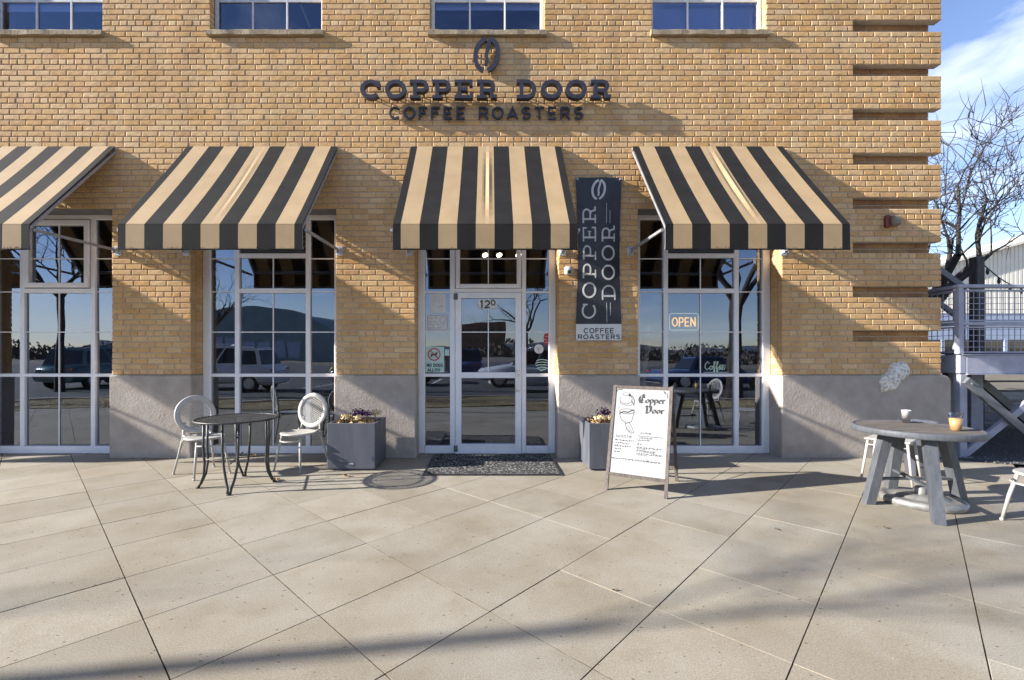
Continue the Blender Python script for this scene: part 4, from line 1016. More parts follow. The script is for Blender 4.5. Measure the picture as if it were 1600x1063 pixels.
# neon signs
y = GY + .05; ne = thing('open_sign', 'lit orange neon OPEN sign in a rounded pale border', 'neon sign', (0, y, 0)); T2 = lambda x, z: (x, 0, z)
def tubes(mb, pts, r): mb.tube([T2(*p) for p in pts], r, 6)
mb = MB(); x0, x1, z0, z1 = wx(1046, y), wx(1091, y), wz(516, y), wz(490, y); rr = .03
bp_ = [p for c_ in ((x1 - rr, z1 - rr, 0), (x0 + rr, z1 - rr, 90), (x0 + rr, z0 + rr, 180), (x1 - rr, z0 + rr, 270)) for p in arc(c_[0], c_[1], rr, rr, c_[2], c_[2] + 90, 5)]
mb.tube([T2(*p) for p in bp_], .008, 6, closed=True); mb.build('border', 'neon_white', ne)
mb = MB(); x = wx(1050, y); sxx = (wx(1087, y) - x) / word_len('OPEN', sans, .2, .5)
for c in 'OPEN':
    w, ss = sans(c)
    for p, k_, cl in ss:
        q = [T2(x + a_ * sxx, wz(510.5, y) + b_ * (wz(496, y) - wz(510.5, y))) for a_, b_ in p]; mb.tube(q, .009, 6, closed=cl)
    x += (w + .2) * sxx
mb.build('letters', 'neon_orange', ne)
mb = MB(); mb.box(x0 + .02, x1 - .02, .03, .035, z0 + .02, z1 - .02); mb.build('backing', 'dark_gap', ne)
cf = thing('coffee_sign', 'small pale neon Coffee script sign at the window rail', 'neon sign', (0, y, 0))
mb = MB(); X0 = wx(1101, y); zb_ = wz(578, y); h = .09; x = X0
def sc_pts(seq): return [(x + a_ * .05, zb_ + b_ * h) for a_, b_ in seq]
tubes(mb, sc_pts([(1.4, 1.0), (.9, 1.35), (.2, .9), (.1, .3), (.7, 0), (1.4, .3)]), .007); x += .07
for l_ in 'offee':
    if l_ == 'o': tubes(mb, sc_pts([(.5, .6), (.1, .4), (.3, 0), (.8, .1), (.9, .5), (.5, .6), (1.1, .5)]), .007); x += .05
    elif l_ == 'f': tubes(mb, sc_pts([(0, .4), (.6, 1.0), (.7, 1.4), (.4, 1.3), (.3, -.4), (.6, -.3), (.5, .2), (1, .3)]), .007); x += .042
    else: tubes(mb, sc_pts([(0, .3), (.6, .5), (.4, .65), (.05, .4), (.3, 0), (.9, .2)]), .007); x += .045
tubes(mb, [(wx(1130, y) + p[0], wz(574, y) + p[1]) for p in ((-.05, .03), (-.04, -.03), (.02, -.03), (.03, .03), (-.05, .03))], .006)
tubes(mb, [(wx(1099, y), wz(582, y)), (wx(1138, y), wz(582, y))], .006); mb.build('script', 'neon_white', cf)
mb = MB(); mb.box(wx(1098, y), wx(1141, y), .03, .034, wz(583, y), wz(563, y)); mb.build('backing', 'dark_gap', cf)
# things standing inside
pp = thing('white_pipe', 'white bent pipe standing inside the window by the menu board', 'pipe', (0, 0, 0)); y = 7.05
mb = MB(); mb.tube([(wx(1012, y), y, wz(508, y)), (wx(1012, y), y, wz(545, y)), (wx(1009, y), y, wz(556, y)), (wx(1005, y), y, wz(583, y)), (wx(1004, y), y, 0.012)], .05, 12)
mb.build('tube', 'cup_white', pp); mb = MB(); mb.lathe([(.055, -.04), (.062, -.04), (.062, .04), (.055, .04)], (wx(1012, y), y, wz(530, y)), 16); mb.build('collar', 'dark_gap', pp)
def cafe_chair(x, y, rz, label):
    t = thing('wooden_chair', label, 'chair', (x, y, .012), rz, 'wooden chairs inside the cafe')
    mb = MB(); mb.cbox(-.2, .2, -.2, .2, .43, .455, .01); mb.build('seat', 'int_wood', t)
    for sx in (-1, 1):
        mb = MB(); mb.bar((sx * .2, -.2, 0), (sx * .17, -.17, .43), .03); mb.build('leg', 'int_wood', t)
        mb = MB(); mb.tube([(sx * .21, .24, 0), (sx * .18, .18, .45), (sx * .17, .24, .92)], .015, 6); mb.build('leg', 'int_wood', t)
    mb = MB(); mb.tube([(-.17, .24, .9), (0, .27, .96), (.17, .24, .9)], .018, 6); mb.bar((-.17, .2, .5), (.165, .24, .88), .02); mb.bar((.17, .2, .5), (-.165, .24, .88), .021); mb.build('backrest', 'int_wood', t)
def cafe_table(x, y, label):
    t = thing('wooden_table', label, 'table', (x, y, .012), 0, 'wooden tables inside the cafe')
    mb = MB(); mb.cbox(-.35, .35, -.35, .35, .71, .75, .01); mb.build('top', 'int_wood', t)
    mb = MB(); mb.tube([(0, 0, .02), (0, 0, .71)], .04, 8); mb.bar((-.3, 0, .02), (.3, 0, .02), .05, .03); mb.bar((0, -.3, .021), (0, .3, .021), .05, .03); mb.build('pedestal', 'black_iron', t)
cafe_table(-3.2, 8.0, 'wooden cafe table seen through the bistro window'); cafe_table(3.1, 8.2, 'wooden cafe table seen through the window with the OPEN sign'); cafe_table(-6.0, 8.1, 'wooden cafe table seen through the sash window')
for x, y, rz, lb in ((-2.72, 7.5, 2.6, 'wooden cross-back chair behind the bistro window'), (-3.8, 8.0, 1.4, 'wooden cross-back chair at the inner side of the bistro window table'), (2.6, 7.4, 3.3, 'wooden cross-back chair behind the OPEN sign window'), (3.7, 8.0, -1.2, 'wooden cross-back chair across from the white pipe'), (-5.4, 7.7, 2.2, 'wooden cross-back chair behind the sash window')): cafe_chair(x, y, rz, lb)
trk = thing('track_light', 'ceiling track with three small spotlights above the entrance', 'lamp', (0, 8.0, 3.3))
mb = MB(); mb.bar((-1.6, 0, .12), (1.8, 0, .12), .04, .03); mb.bar((-1.2, 0, .12), (-1.2, 0, .46), .015); mb.bar((1.4, 0, .12), (1.4, 0, .46), .015); mb.build('track', 'black_iron', trk)
for i, x in enumerate((-.13, .12, .46)):
    mb = MB(); mb.tube([(x, 0, .1), (x + .02, -.03, 0), (x + .05, -.09, -.10)], [.02, .05, .06], 12); sp = mb.build('spotlight', 'black_iron', trk)
    mb = MB(); mb.tube([(x + .05, -.09, -.10), (x + .052, -.094, -.106)], [.052, .05], 12); mb.build('bulb', 'lamp_glow', sp)

# ================================================================== FURNITURE
def lattice(mb, r, sp, w, z, M=None, ang=(45, -45), m=0, h=0.004, ry=None):
    """crossing strips clipped to a circle, in the local xy plane"""
    for q, a_ in enumerate(ang):
        d = Vector((math.cos(R(a_)), math.sin(R(a_)), 0)); nrm = Vector((-d.y, d.x, 0)); k = -r + sp * .5
        while k < r:
            L = math.sqrt(max(0, r * r - k * k))
            if L > .01:
                p0, p1 = nrm * k - d * L + Vector((0, 0, z + q * .0012)), nrm * k + d * L + Vector((0, 0, z + q * .0012))
                if M: p0, p1 = M @ p0, M @ p1; up = (M.to_3x3() @ Vector((0, 0, 1)))
                else: up = (0, 0, 1)
                mb.bar(p0, p1, w, h, m, up)
            k += sp
# bistro table
tb = thing('bistro_table', 'round black iron mesh bistro table with curved double legs', 'table', (-2.773, 4.906, 0), R(18))
mb = MB(); mb.lathe([(.392, .724), (.409, .724), (.413, .732), (.409, .742), (.392, .742), (.392, .724)], (0, 0, 0), 48); mb.build('rim', 'black_iron', tb)
mb = MB(); lattice(mb, .395, .040, .010, .735, ang=(30, -62), h=.003); mb.build('mesh_top', 'black_iron', tb)
for k in range(4):
    a_ = R(90 * k); ca, sa = math.cos(a_), math.sin(a_); mb = MB()
    for s_ in (-1, 1):
        prof = [(.30, .724, .075), (.305, .45, .072), (.295, .27, .062), (.31, .14, .04), (.345, .05, .016), (.375, .004, .012)]
        mb.tube([(r_ * ca - s_ * o_ * sa, r_ * sa + s_ * o_ * ca, z) for r_, z, o_ in prof], .0125, 8)
    mb.tube([(.375 * ca, .375 * sa, .0), (.375 * ca, .375 * sa, .014)], .022, 8)
    mb.build('leg', 'black_iron', tb)
for q in (0, 1): mb = MB(); mb.tube([((.3, 0, .30), (0, .3, .302))[q], ((-.3, 0, .30), (0, -.3, .302))[q]], .007, 6); mb.build('stretcher', 'black_iron', tb)
mb = MB(); mb.tube([(.3 * math.cos(R(t)), .3 * math.sin(R(t)), .716) for t in range(0, 360, 15)], .008, 6, closed=True); mb.build('support_ring', 'black_iron', tb)

def round_chair(x, y, face, label):
    """faces along `face` (2D); local -y is the front"""
    rz = math.atan2(face[1], face[0]) + math.pi / 2
    t = thing('round_back_chair', label, 'chair', (x, y, 0), rz, 'white round-back metal chairs')
    mb = MB(); mb.lathe([(.198, .437), (.214, .437), (.220, .447), (.214, .458), (.200, .460), (.15, .452), (0, .446)], (0, -.01, 0), 36)
    mb.lathe([(0, .440), (.198, .437)], (0, -.01, 0), 36); mb.build('seat', 'white_paint', t)
    for sx in (-1, 1):
        mb = MB(); mb.tube([(sx * .135, -.14, .445), (sx * .165, -.18, .24), (sx * .195, -.215, .0)], [.015, .0145, .011], 8); mb.tube([(sx * .195, -.215, 0), (sx * .194, -.214, .02)], .014, 8); mb.build('leg', 'white_paint', t)
        mb = MB(); mb.tube([(sx * .125, .235, .62), (sx * .150, .205, .45), (sx * .185, .235, .24), (sx * .225, .285, .0)], [.013, .0145, .0135, .011], 8); mb.tube([(sx * .225, .285, 0), (sx * .2235, .283, .02)], .014, 8)
        mb.tube([(sx * .150, .205, .455), (sx * .15, .165, .46), (sx * .135, .145, .445)], .013, 8); mb.tube([(sx * .165, .215, .37), (sx * .15, .18, .42), (sx * .135, .14, .44)], .010, 8); mb.build('leg', 'white_paint', t)
    mb = MB(); mb.tube([(sx * .150, -.16, .375) for sx in (-1,)] + [(-.08, -.235, .372), (0, -.255, .37), (.08, -.235, .372), (.150, -.16, .375)], .0085, 8); mb.build('stretcher', 'white_paint', t)
    # round back, leaning a little
    M = Matrix.Translation((0, .245, .70)) @ Matrix.Rotation(R(90 - 9), 4, 'X')
    mb = MB(); b2 = MB(); b2.lathe([(.172, -.012), (.222, -.012), (.232, 0), (.222, .012), (.172, .012), (.168, 0), (.172, -.012)], (0, 0, 0), 44)
    mb.add(b2.v, b2.f, M, 0, True); bk = mb.build('back_ring', 'white_paint', t)
    mb = MB(); lattice(mb, .175, .025, .0048, 0, M, ang=(28, -28), h=.003); mb.build('mesh_back', 'white_paint', bk)
    return t
round_chair(-3.42, 5.36, (.81, -.58), 'white round-back metal chair tucked behind the bistro table against the pier')
round_chair(-2.41, 5.66, (-.30, -.95), 'white round-back metal chair between the bistro table and the grey planter')
round_chair(4.585, 3.62, (-.96, .26), 'white metal chair on the open side of the big round table')

# planters with dried flowers
def planter(x, y, rz, label, seed):
    rnd = random.Random(seed); s = .295; hgt = .585
    t = thing('planter', label, 'planter', (x, y, 0), rz, 'square charcoal planters beside the entrance')
    mb = MB(); w = .03
    mb.cbox(-s, s, -s, -s + w, .025, hgt, .004); mb.cbox(-s, s, s - w, s, .025, hgt, .004); mb.cbox(-s, -s + w, -s + w - .003, s - w + .003, .025, hgt - .0015, .004); mb.cbox(s - w, s, -s + w - .003, s - w + .003, .025, hgt - .0015, .004)
    mb.box(-s + .02, s - .02, -s + .02, s - .02, .02, .05); mb.box(-s + .03, s - .03, -s + .03, s - .03, 0, .021); mb.build('box', 'planter', t)
    mb = MB(); mb.cbox(-.03, .03, -s - .003, -s + .002, .075, .095, .001); mb.build('badge', 'bracket', t)
    mb = MB(); n_ = 8
    g = [[(-s + w + (2 * s - 2 * w) * i / n_, -s + w + (2 * s - 2 * w) * j / n_, hgt - .055 + .03 * noise.noise(Vector((i * .7 + seed, j * .7, 0)))) for i in range(n_ + 1)] for j in range(n_ + 1)]
    for j in range(n_):
        for i in range(n_): mb.quad(g[j][i], g[j][i + 1], g[j + 1][i + 1], g[j + 1][i])
    mb.build('soil', 'soil', t)
    # ruffled flower heads, each a clump of small curled petals on a stem
    heads = [(-.10, -.14, 'petal_cream', .075), (.02, -.16, 'petal_cream', .065), (-.02, .06, 'petal_purple', .10), (.10, .02, 'petal_purple', .075), (.20, .16, 'petal_cream', .085), (-.16, .1, 'leaf_dry', .07), (.15, -.12, 'leaf_dry', .065), (-.05, -.05, 'leaf_dry', .07), (.08, .18, 'leaf_dry', .06), (-.2, -.1, 'leaf_dry', .055)]
    for hx, hy, m_, r_ in heads:
        hx += rnd.uniform(-.02, .02); hy += rnd.uniform(-.02, .02); hz = hgt + rnd.uniform(.0, .045) + (.03 if m_ != 'leaf_dry' else -.03)
        mb = MB()
        for k in range(90):
            th = rnd.uniform(0, 6.283); ph = math.acos(rnd.uniform(-.3, 1)); d = Vector((math.sin(ph) * math.cos(th), math.sin(ph) * math.sin(th), math.cos(ph) * .8))
            p = Vector((hx, hy, hz)) + d * r_ * rnd.uniform(.35, 1); a_ = d.orthogonal().normalized(); a_.rotate(Matrix.Rotation(rnd.uniform(0, 6.28), 3, d)); b_ = d.cross(a_); q = r_ * rnd.uniform(.22, .4); cu = d * q * rnd.uniform(.2, .8)
            mb.poly([p - a_ * q * .3, p + b_ * q * .45 + cu * .4, p + a_ * q * .6 + cu, p - b_ * q * .45 + cu * .3])
        mb.tube([(hx, hy, hgt - .09), (hx, hy, hz)], .005, 5, 1); mb.build('flower_head', [m_, 'stem'], t)
    mb = MB()
    for k in range(70):
        p = Vector((rnd.uniform(-s + .05, s - .05), rnd.uniform(-s + .05, s - .05), hgt - .05 + rnd.uniform(0, .05))); a_ = Vector((rnd.uniform(-1, 1), rnd.uniform(-1, 1), rnd.uniform(-.4, .6))).normalized(); b_ = a_.orthogonal().normalized(); q = rnd.uniform(.02, .045)
        mb.poly([p - a_ * q, p + b_ * q * .5, p + a_ * q, p - b_ * q * .5 + Vector((0, 0, .01))])
    mb.build('litter_leaves', 'leaf_dry', t)['kind'] = 'stuff'
planter(-1.71, 5.51 + .295, 0, 'square charcoal planter of dried flowers beside the white chair', 3)
planter(1.225 + .295, 5.50 + .295, 0, 'square charcoal planter of dried flowers behind the menu board', 8)

# door mat
mb = MB(); mx0, mx1, my0, my1 = -.775, .835, 5.30, 6.36; nx_, ny_ = 40, 26
def mz(x, y): return .016 + .004 * noise.noise(Vector((x * 6, y * 6, 1)))
for j in range(ny_):
    for i in range(nx_):
        q = [(mx0 + (mx1 - mx0) * (i + a_) / nx_, my0 + (my1 - my0) * (j + b_) / ny_) for a_, b_ in ((0, 0), (1, 0), (1, 1), (0, 1))]
        mb.quad(*[(x, y, mz(x, y)) for x, y in q], 0, True)
dm = thing('door_mat', 'black and grey speckled mat in front of the glass door', 'mat', (0, 0, 0))
mb.build('pile', 'doormat', dm)
mb = MB(); mb.box(mx0, mx1, my0 - .02, my0 + .002, .002, .02); mb.box(mx0, mx1, my1 - .002, my1 + .02, .002, .02); mb.box(mx0 - .02, mx0, my0 - .02, my1 + .02, .002, .0195); mb.box(mx1, mx1 + .02, my0 - .02, my1 + .02, .002, .0195); mb.build('border', 'black_iron', dm)

# menu A-board
ab = thing('menu_board', 'wooden A-frame menu board with a whiteboard headed Copper Door', 'menu board', (1.225, 4.75, 0), math.atan2(-.51, .861))
BW, BT, BB = .627, 1.085, .363                          # width, height, half the footing; local x along the board, y to the back
def Bp(x, s, o=0.0):                                      # s 0..1 up the leaning face, o out towards the reader
    nl = Vector((0, BT, -BB)).normalized()
    nn = Vector((0, -BT, BB)).normalized()
    return Vector((x, BB * s, BT * s)) + nn * o
for x in (.016, BW - .016):
    mb = MB(); mb.bar(Bp(x, 0), Bp(x, 1.0), .032, .032, up=(1, 0, 0)); mb.build('front_leg', 'frame_wood', ab)
    mb = MB(); mb.bar((x, 2 * BB, 0), (x, BB + .034, BT), .032, .032, up=(1, 0, 0)); mb.build('rear_leg', 'frame_wood', ab)
for s_ in (.985, .15): mb = MB(); mb.bar(Bp(.03, s_), Bp(BW - .03, s_), .03, .034, up=(0, 0, 1)); mb.build('rail', 'frame_wood', ab)
mb = MB(); mb.bar((.03, 2 * BB - .05, .16), (BW - .03, 2 * BB - .05, .16), .03, .03); mb.build('rail', 'frame_wood', ab)
mb = MB(); mb.hexa([Bp(.028, .16, -.006), Bp(BW - .028, .16, -.006), Bp(BW - .028, .975, -.006), Bp(.028, .975, -.006), Bp(.028, .16, .006), Bp(BW - .028, .16, .006), Bp(BW - .028, .975, .006), Bp(.028, .975, .006)]); wb = mb.build('whiteboard', 'whiteboard', ab)
mb = MB(); mb.bar((.03, BB + .018 + .22, .78 * .9), (.03, BB - .20, .78 * .9 - .16), .012, .004); mb.build('hinge_stay', 'bracket', ab)
HL = math.hypot(BT, BB)
def Tw(x, v, o): return Bp(.035 + x * (BW - .07), .17 + v * .80, .0068 + o)
def wr(mb, pts, t): ribbon(mb, [(a_, b_) for a_, b_ in pts], t * 1.7, Tw, .0006)
def wide(mb, pts, n, k=0):
    """broad-nib stroke: the nib keeps its slant, as in blackletter"""
    for (x0, y0), (x1, y1) in zip(pts, pts[1:]):
        q = [(x0 - n[0], y0 - n[1]), (x0 + n[0], y0 + n[1]), (x1 + n[0], y1 + n[1]), (x1 - n[0], y1 - n[1])]; mb.poly([Tw(a_, b_, .0006 + .0001 * k) for a_, b_ in q]); k += 1
def black(mb, ch, x, y, s):
    n = (.0145, .0062); sy = s; sx = .083
    P = lambda l_: [(x + a_ * sx, y + b_ * sy) for a_, b_ in l_]
    if ch == 'o': wide(mb, P([(.45, 1), (.1, .75), (.1, .25), (.4, 0)]), n); wide(mb, P([(.45, 1), (.75, .7), (.75, .25), (.4, 0)]), n, 4); return .95 * sx
    if ch == 'p': wide(mb, P([(0, .9), (.15, .95), (.15, -.6)]), n); wide(mb, P([(.2, .85), (.5, 1), (.75, .75), (.75, .2), (.4, 0), (.2, .1)]), n, 4); return .95 * sx
    if ch == 'e': wide(mb, P([(.7, .65), (.45, 1), (.1, .75), (.1, .25), (.4, 0), (.7, .2)]), n); wide(mb, P([(.1, .5), (.65, .65)]), (n[0] * .6, n[1] * .6), 6); return .8 * sx
    if ch == 'r': wide(mb, P([(0, .9), (.18, 1), (.18, 0), (.32, .05)]), n); wide(mb, P([(.2, .8), (.5, 1), (.68, .85)]), n, 4); return .7 * sx
    if ch == 'C': wide(mb, P([(1.2, 2.0), (.7, 2.25), (.15, 1.7), (.05, .9), (.3, .2), (.8, -.05), (1.3, .3)]), (n[0] * 1.5, n[1] * 1.5)); wide(mb, P([(.75, 1.9), (.65, 1.1), (.75, .4)]), n, 8); wide(mb, P([(1.0, 2.0), (1.05, 1.5), (1.3, 1.4)]), n, 11); return 1.45 * sx
    if ch == 'D': wide(mb, P([(.0, 1.9), (.3, 1.8), (.35, .4), (.1, .0)]), (n[0] * 1.4, n[1] * 1.4)); wide(mb, P([(.4, 1.7), (.9, 2.0), (1.2, 1.5), (1.15, .5), (.7, 0), (.2, .1)]), (n[0] * 1.5, n[1] * 1.5), 5); return 1.5 * sx
mb = MB(); x = .455
for c in 'Copper': x += black(mb, c, x, .835, .044)
x = .585
for c in 'Door': x += black(mb, c, x, .715, .044)
# pour-over drawing: kettle above, cup below
wr(mb, arc(.20, .865, .12, .055, 150, 400, 22), .004); wr(mb, arc(.20, .93, .07, .018, 0, 360, 16), .003); wr(mb, [(.09, .84), (.11, .80), (.30, .79), (.33, .83)], .003)
wr(mb, [(.27, .92), (.33, .90), (.37, .85), (.36, .80), (.31, .86)], .008); wr(mb, arc(.27, .92, .016, .008, 0, 360, 8), .012)
wr(mb, [(.06, .80), (.09, .77), (.05, .74)], .002)
wr(mb, arc(.235, .725, .145, .035, 195, 380, 18), .005); wr(mb, arc(.235, .715, .145, .035, 0, 180, 14), .004); wr(mb, [(.09, .70), (.14, .62), (.24, .575), (.34, .60), (.38, .73)], .005); wr(mb, [(.1, .69), (.17, .715), (.26, .71), (.37, .745)], .009)
wr(mb, [(.22, .575), (.30, .585), (.36, .53), (.40, .47), (.34, .465), (.26, .50), (.22, .575)], .004); wr(mb, [(.27, .555), (.36, .48)], .003); wr(mb, [(.25, .53), (.33, .475)], .003)
wr(mb, [(.0, .955), (.04, .985), (.12, .985)], .006); wr(mb, [(.90, .985), (.93, .955), (.94, .97)], .007); wr(mb, [(.97, .96), (.975, .90)], .006)
def Tsc(x, v, o): return Tw(x, v, o)
for x0, x1, v, h, sd, t in ((.06, .36, .415, .018, 1, .003), (.05, .42, .365, .014, 2, .0028), (.07, .33, .330, .014, 3, .0028), (.05, .36, .297, .014, 4, .0028), (.06, .2, .262, .013, 5, .0028), (.05, .17, .230, .013, 6, .0028),
                         (.52, .72, .468, .014, 7, .003), (.48, .94, .436, .006, 8, .0018), (.50, .74, .412, .012, 9, .0025), (.48, .70, .386, .011, 10, .0025), (.47, .56, .336, .017, 11, .003), (.47, .95, .298, .016, 12, .003), (.47, .82, .262, .016, 13, .003), (.47, .95, .228, .016, 14, .003), (.02, .93, .150, .015, 15, .003)):
    scrawl(mb, x0, x1, v, h, Tw, t * 1.8, sd)
for x0, x1, v in ((.06, .36, .408), (.48, .66, .292), (.6, .82, .256), (.48, .66, .222)): wr(mb, [(x0, v), (x1, v - .002)], .0022)
mb.build('lettering', 'ink', wb)
mb = MB(); x = .46
for c in 'Coffee':                                        # pale outlined script
    if c == 'C': wr(mb, arc(x + .03, .655, .035, .03, 50, 310, 12), .004); x += .065
    elif c == 'o': wr(mb, arc(x + .018, .645, .02, .02, 0, 360, 10), .0035); x += .05
    elif c == 'f': wr(mb, [(x + .04, .69), (x + .015, .68), (x + .012, .61)], .0035); wr(mb, [(x, .65), (x + .035, .655)], .003); x += .042
    else: wr(mb, arc(x + .02, .645, .02, .02, 0, 320, 10), .0035); x += .052
for cx, cv, r_ in ((.49, .555, .022), (.87, .56, .024), (.87, .60, .012)): wr(mb, [(cx - r_, cv), (cx + r_, cv)], .0035); wr(mb, [(cx, cv - r_), (cx, cv + r_)], .0038)
wr(mb, [(.52, .557), (.58, .562), (.62, .548), (.66, .566), (.70, .548), (.74, .562), (.78, .545), (.83, .540)], .0035)
mb.build('faint_lettering', 'ink_grey', wb)

# big round table at the corner
TX, TY = 4.03, 4.235
rt = thing('round_table', 'big round grey wooden table with four splayed legs by the corner', 'table', (TX, TY, 0), 0)
TR, TH = .475, .745
mb = MB(); np_ = 7; prof_n = 40
for k in range(np_):                                      # boards of the top
    y0 = -TR + .035 + (2 * TR - .07) * k / np_ + .0015; y1 = -TR + .035 + (2 * TR - .07) * (k + 1) / np_ - .0015; r_ = TR - .03; pts = []
    for y in [y0 + (y1 - y0) * q / 5 for q in range(6)]: pts.append((math.sqrt(max(1e-4, r_ * r_ - y * y)), y))
    left = [(-x, y) for x, y in pts[::-1]]; ring = pts + left; b_ = MB(); n_ = len(ring)
    b_.v = [(x, y, TH - .022) for x, y in ring] + [(x, y, TH - .001 * (k % 2)) for x, y in ring]
    b_.face(range(n_, 2 * n_)); b_.face(list(range(n_))[::-1])
    for q in range(n_): b_.face((q, (q + 1) % n_, n_ + (q + 1) % n_, n_ + q))
    b_.build('board', 'wood_grey', rt)
mb = MB(); mb.lathe([(TR - .034, TH - .05), (TR - .004, TH - .052), (TR, TH - .046), (TR, TH - .004), (TR - .006, TH + .004), (TR - .028, TH + .004), (TR - .034, TH - .002), (TR - .034, TH - .05)], (0, 0, 0), 64); mb.build('rim', 'table_paint', rt)
feet = [(3.615 - TX + .03, 4.30 - TY), (3.80 - TX, 3.78 - TY), (4.52 - TX, 4.28 - TY), (4.12 - TX, 4.60 - TY)]
for fx_, fy_ in feet:
    mb = MB(); tp = Vector((fx_ * .60, fy_ * .60, TH - .04)); bt = Vector((fx_, fy_, 0)); d = (tp - bt)
    out = Vector((fx_, fy_, 0)).normalized(); sd_ = Vector((-out.y, out.x, 0)); w_ = .042
    c4 = lambda p, k_: [p - out * k_ - sd_ * k_, p + out * k_ - sd_ * k_, p + out * k_ + sd_ * k_, p - out * k_ + sd_ * k_]
    mb.hexa(c4(bt, w_ * .92) + c4(tp, w_)); mb.build('leg', 'table_paint', rt)
for i, j, dz in ((0, 2, 0), (1, 3, .022)):
    mb = MB(); s_ = .86; z_ = .245 + dz; mb.bar((feet[i][0] * s_, feet[i][1] * s_, z_), (feet[j][0] * s_, feet[j][1] * s_, z_), .04, .02); mb.build('stretcher', 'table_paint', rt)
for i, j in ((0, 2), (1, 3)): mb = MB(); mb.bar((feet[i][0] * .62, feet[i][1] * .62, TH - .066), (feet[j][0] * .62, feet[j][1] * .62, TH - .066 - .0005 * i), .05, .03); mb.build('top_brace', 'table_paint', rt)
# cups
pc = thing('paper_cup', 'white paper cup on the big round table', 'cup', (4.215, 4.52, TH + .002))
mb = MB(); mb.lathe([(0, .004), (.028, .004), (.029, 0), (.038, .118), (.041, .121), (.039, .125), (.036, .119), (.028, .01), (0, .008)], (0, 0, 0), 28); mb.build('body', 'cup_white', pc)
ic = thing('iced_coffee_cup', 'clear plastic cup of milky coffee on the big round table', 'cup', (4.21, 4.035, TH + .002))
mb = MB(); mb.lathe([(.0462, .1125), (.049, .150), (.053, .152), (.053, .157), (.048, .157)], (0, 0, 0), 28); mb.build('cup', 'clear_cup', ic)
mb = MB(); mb.lathe([(0, .001), (.036, .001), (.0461, .112), (.0, .1125)], (0, 0, 0), 28); mb.build('coffee', 'coffee', ic)
# umbrella base under the table
ub = thing('umbrella_base', 'round ribbed metal umbrella base under the big round table', 'umbrella base', (4.17, 4.32, 0))
mb = MB(); mb.lathe([(.31, 0), (.325, .012), (.325, .05), (.305, .068), (.27, .070), (.262, .062), (.20, .066), (.192, .078), (.10, .088), (.05, .09), (0, .09)], (0, 0, 0), 48); mb.build('disc', 'galv', ub)
mb = MB(); mb.lathe([(.045, .088), (.045, .15), (.038, .16), (.028, .16), (.028, .10)], (0, 0, 0), 20); mb.build('socket', 'galv', ub)
# tapered grey pot and white stool behind the table
mb = MB(); mb.lathe([(0, 0), (.10, 0), (.11, .01), (.17, .60), (.18, .61), (.18, .64), (.165, .64), (.155, .56), (0, .55)], (0, 0, 0), 32)
po = thing('tapered_pot', 'tall tapered grey pot behind the big round table', 'pot', (5.12, 5.34, 0)); mb.build('pot', 'planter', po)
so = thing('white_stool', 'white metal stool between the big round table and the concrete base', 'stool', (4.60, 5.12, 0), math.atan2(-.6, -.8) + math.pi / 2)
mb = MB(); mb.cbox(-.2, .2, -.19, .19, .455, .475, .008); mb.build('seat', 'white_paint', so)
for sx in (-1, 1):
    for sy in (-1, 1):
        mb = MB(); mb.tube([(sx * .17, sy * .16, .455), (sx * .218, sy * .215, 0)], [.014, .011], 8); mb.build('leg', 'white_paint', so)
for sy in (-1, 1): mb = MB(); mb.tube([(-.18, sy * .17, .40), (.18, sy * .17, .40)], .008, 6); mb.build('stretcher', 'white_paint', so)

# fallen leaves
for i, (px, py, s_, lb) in enumerate(((428, 753, .06, 'curled dry leaf at the foot of the bistro table'), (434, 751, .05, 'small dry leaf beside the curled leaf at the bistro table foot'), (396, 713, .05, 'reddish dry leaf on the paving under the bistro window'), (541, 745, .045, 'dry leaf lying before the charcoal planter'), (895, 714, .05, 'dry leaf against the base right of the door'), (1213, 828, .018, 'dark leaf flake on open paving before the window with the OPEN sign'), (1384, 826, .022, 'dark leaf flake near the leg of the big round table'), (960, 924, .018, 'dark leaf flake on the paving far out from the entrance'))):
    x, y = gnd(px, py); mb = MB(); rnd = random.Random(i); g = []
    for a_ in range(6):
        row = []
        for b_ in range(-1, 2):
            u = a_ / 5; w_ = math.sin(math.pi * min(1, u * .9 + .06)) * .55; row.append((s_ * (u - .5) * 1.6, s_ * b_ * w_, .004 + s_ * (.35 * abs(b_) * rnd.uniform(.5, 1.3) + .25 * (u - .5) ** 2 * 4)))
        g.append(row)
    for a_ in range(5):
        for b_ in range(2): mb.quad(g[a_][b_], g[a_ + 1][b_], g[a_ + 1][b_ + 1], g[a_][b_ + 1], 0, True)
    mb.bar(g[0][1], (g[0][1][0] - s_ * .4, .003, .012), .003, .003)
    tag(mb.build('dry_leaf', 'leaf_dry' if i < 5 else 'stem', None, (x, y, .001), (0, 0, rnd.uniform(0, 6))), lb, 'leaf', 'dry leaves on the paving')

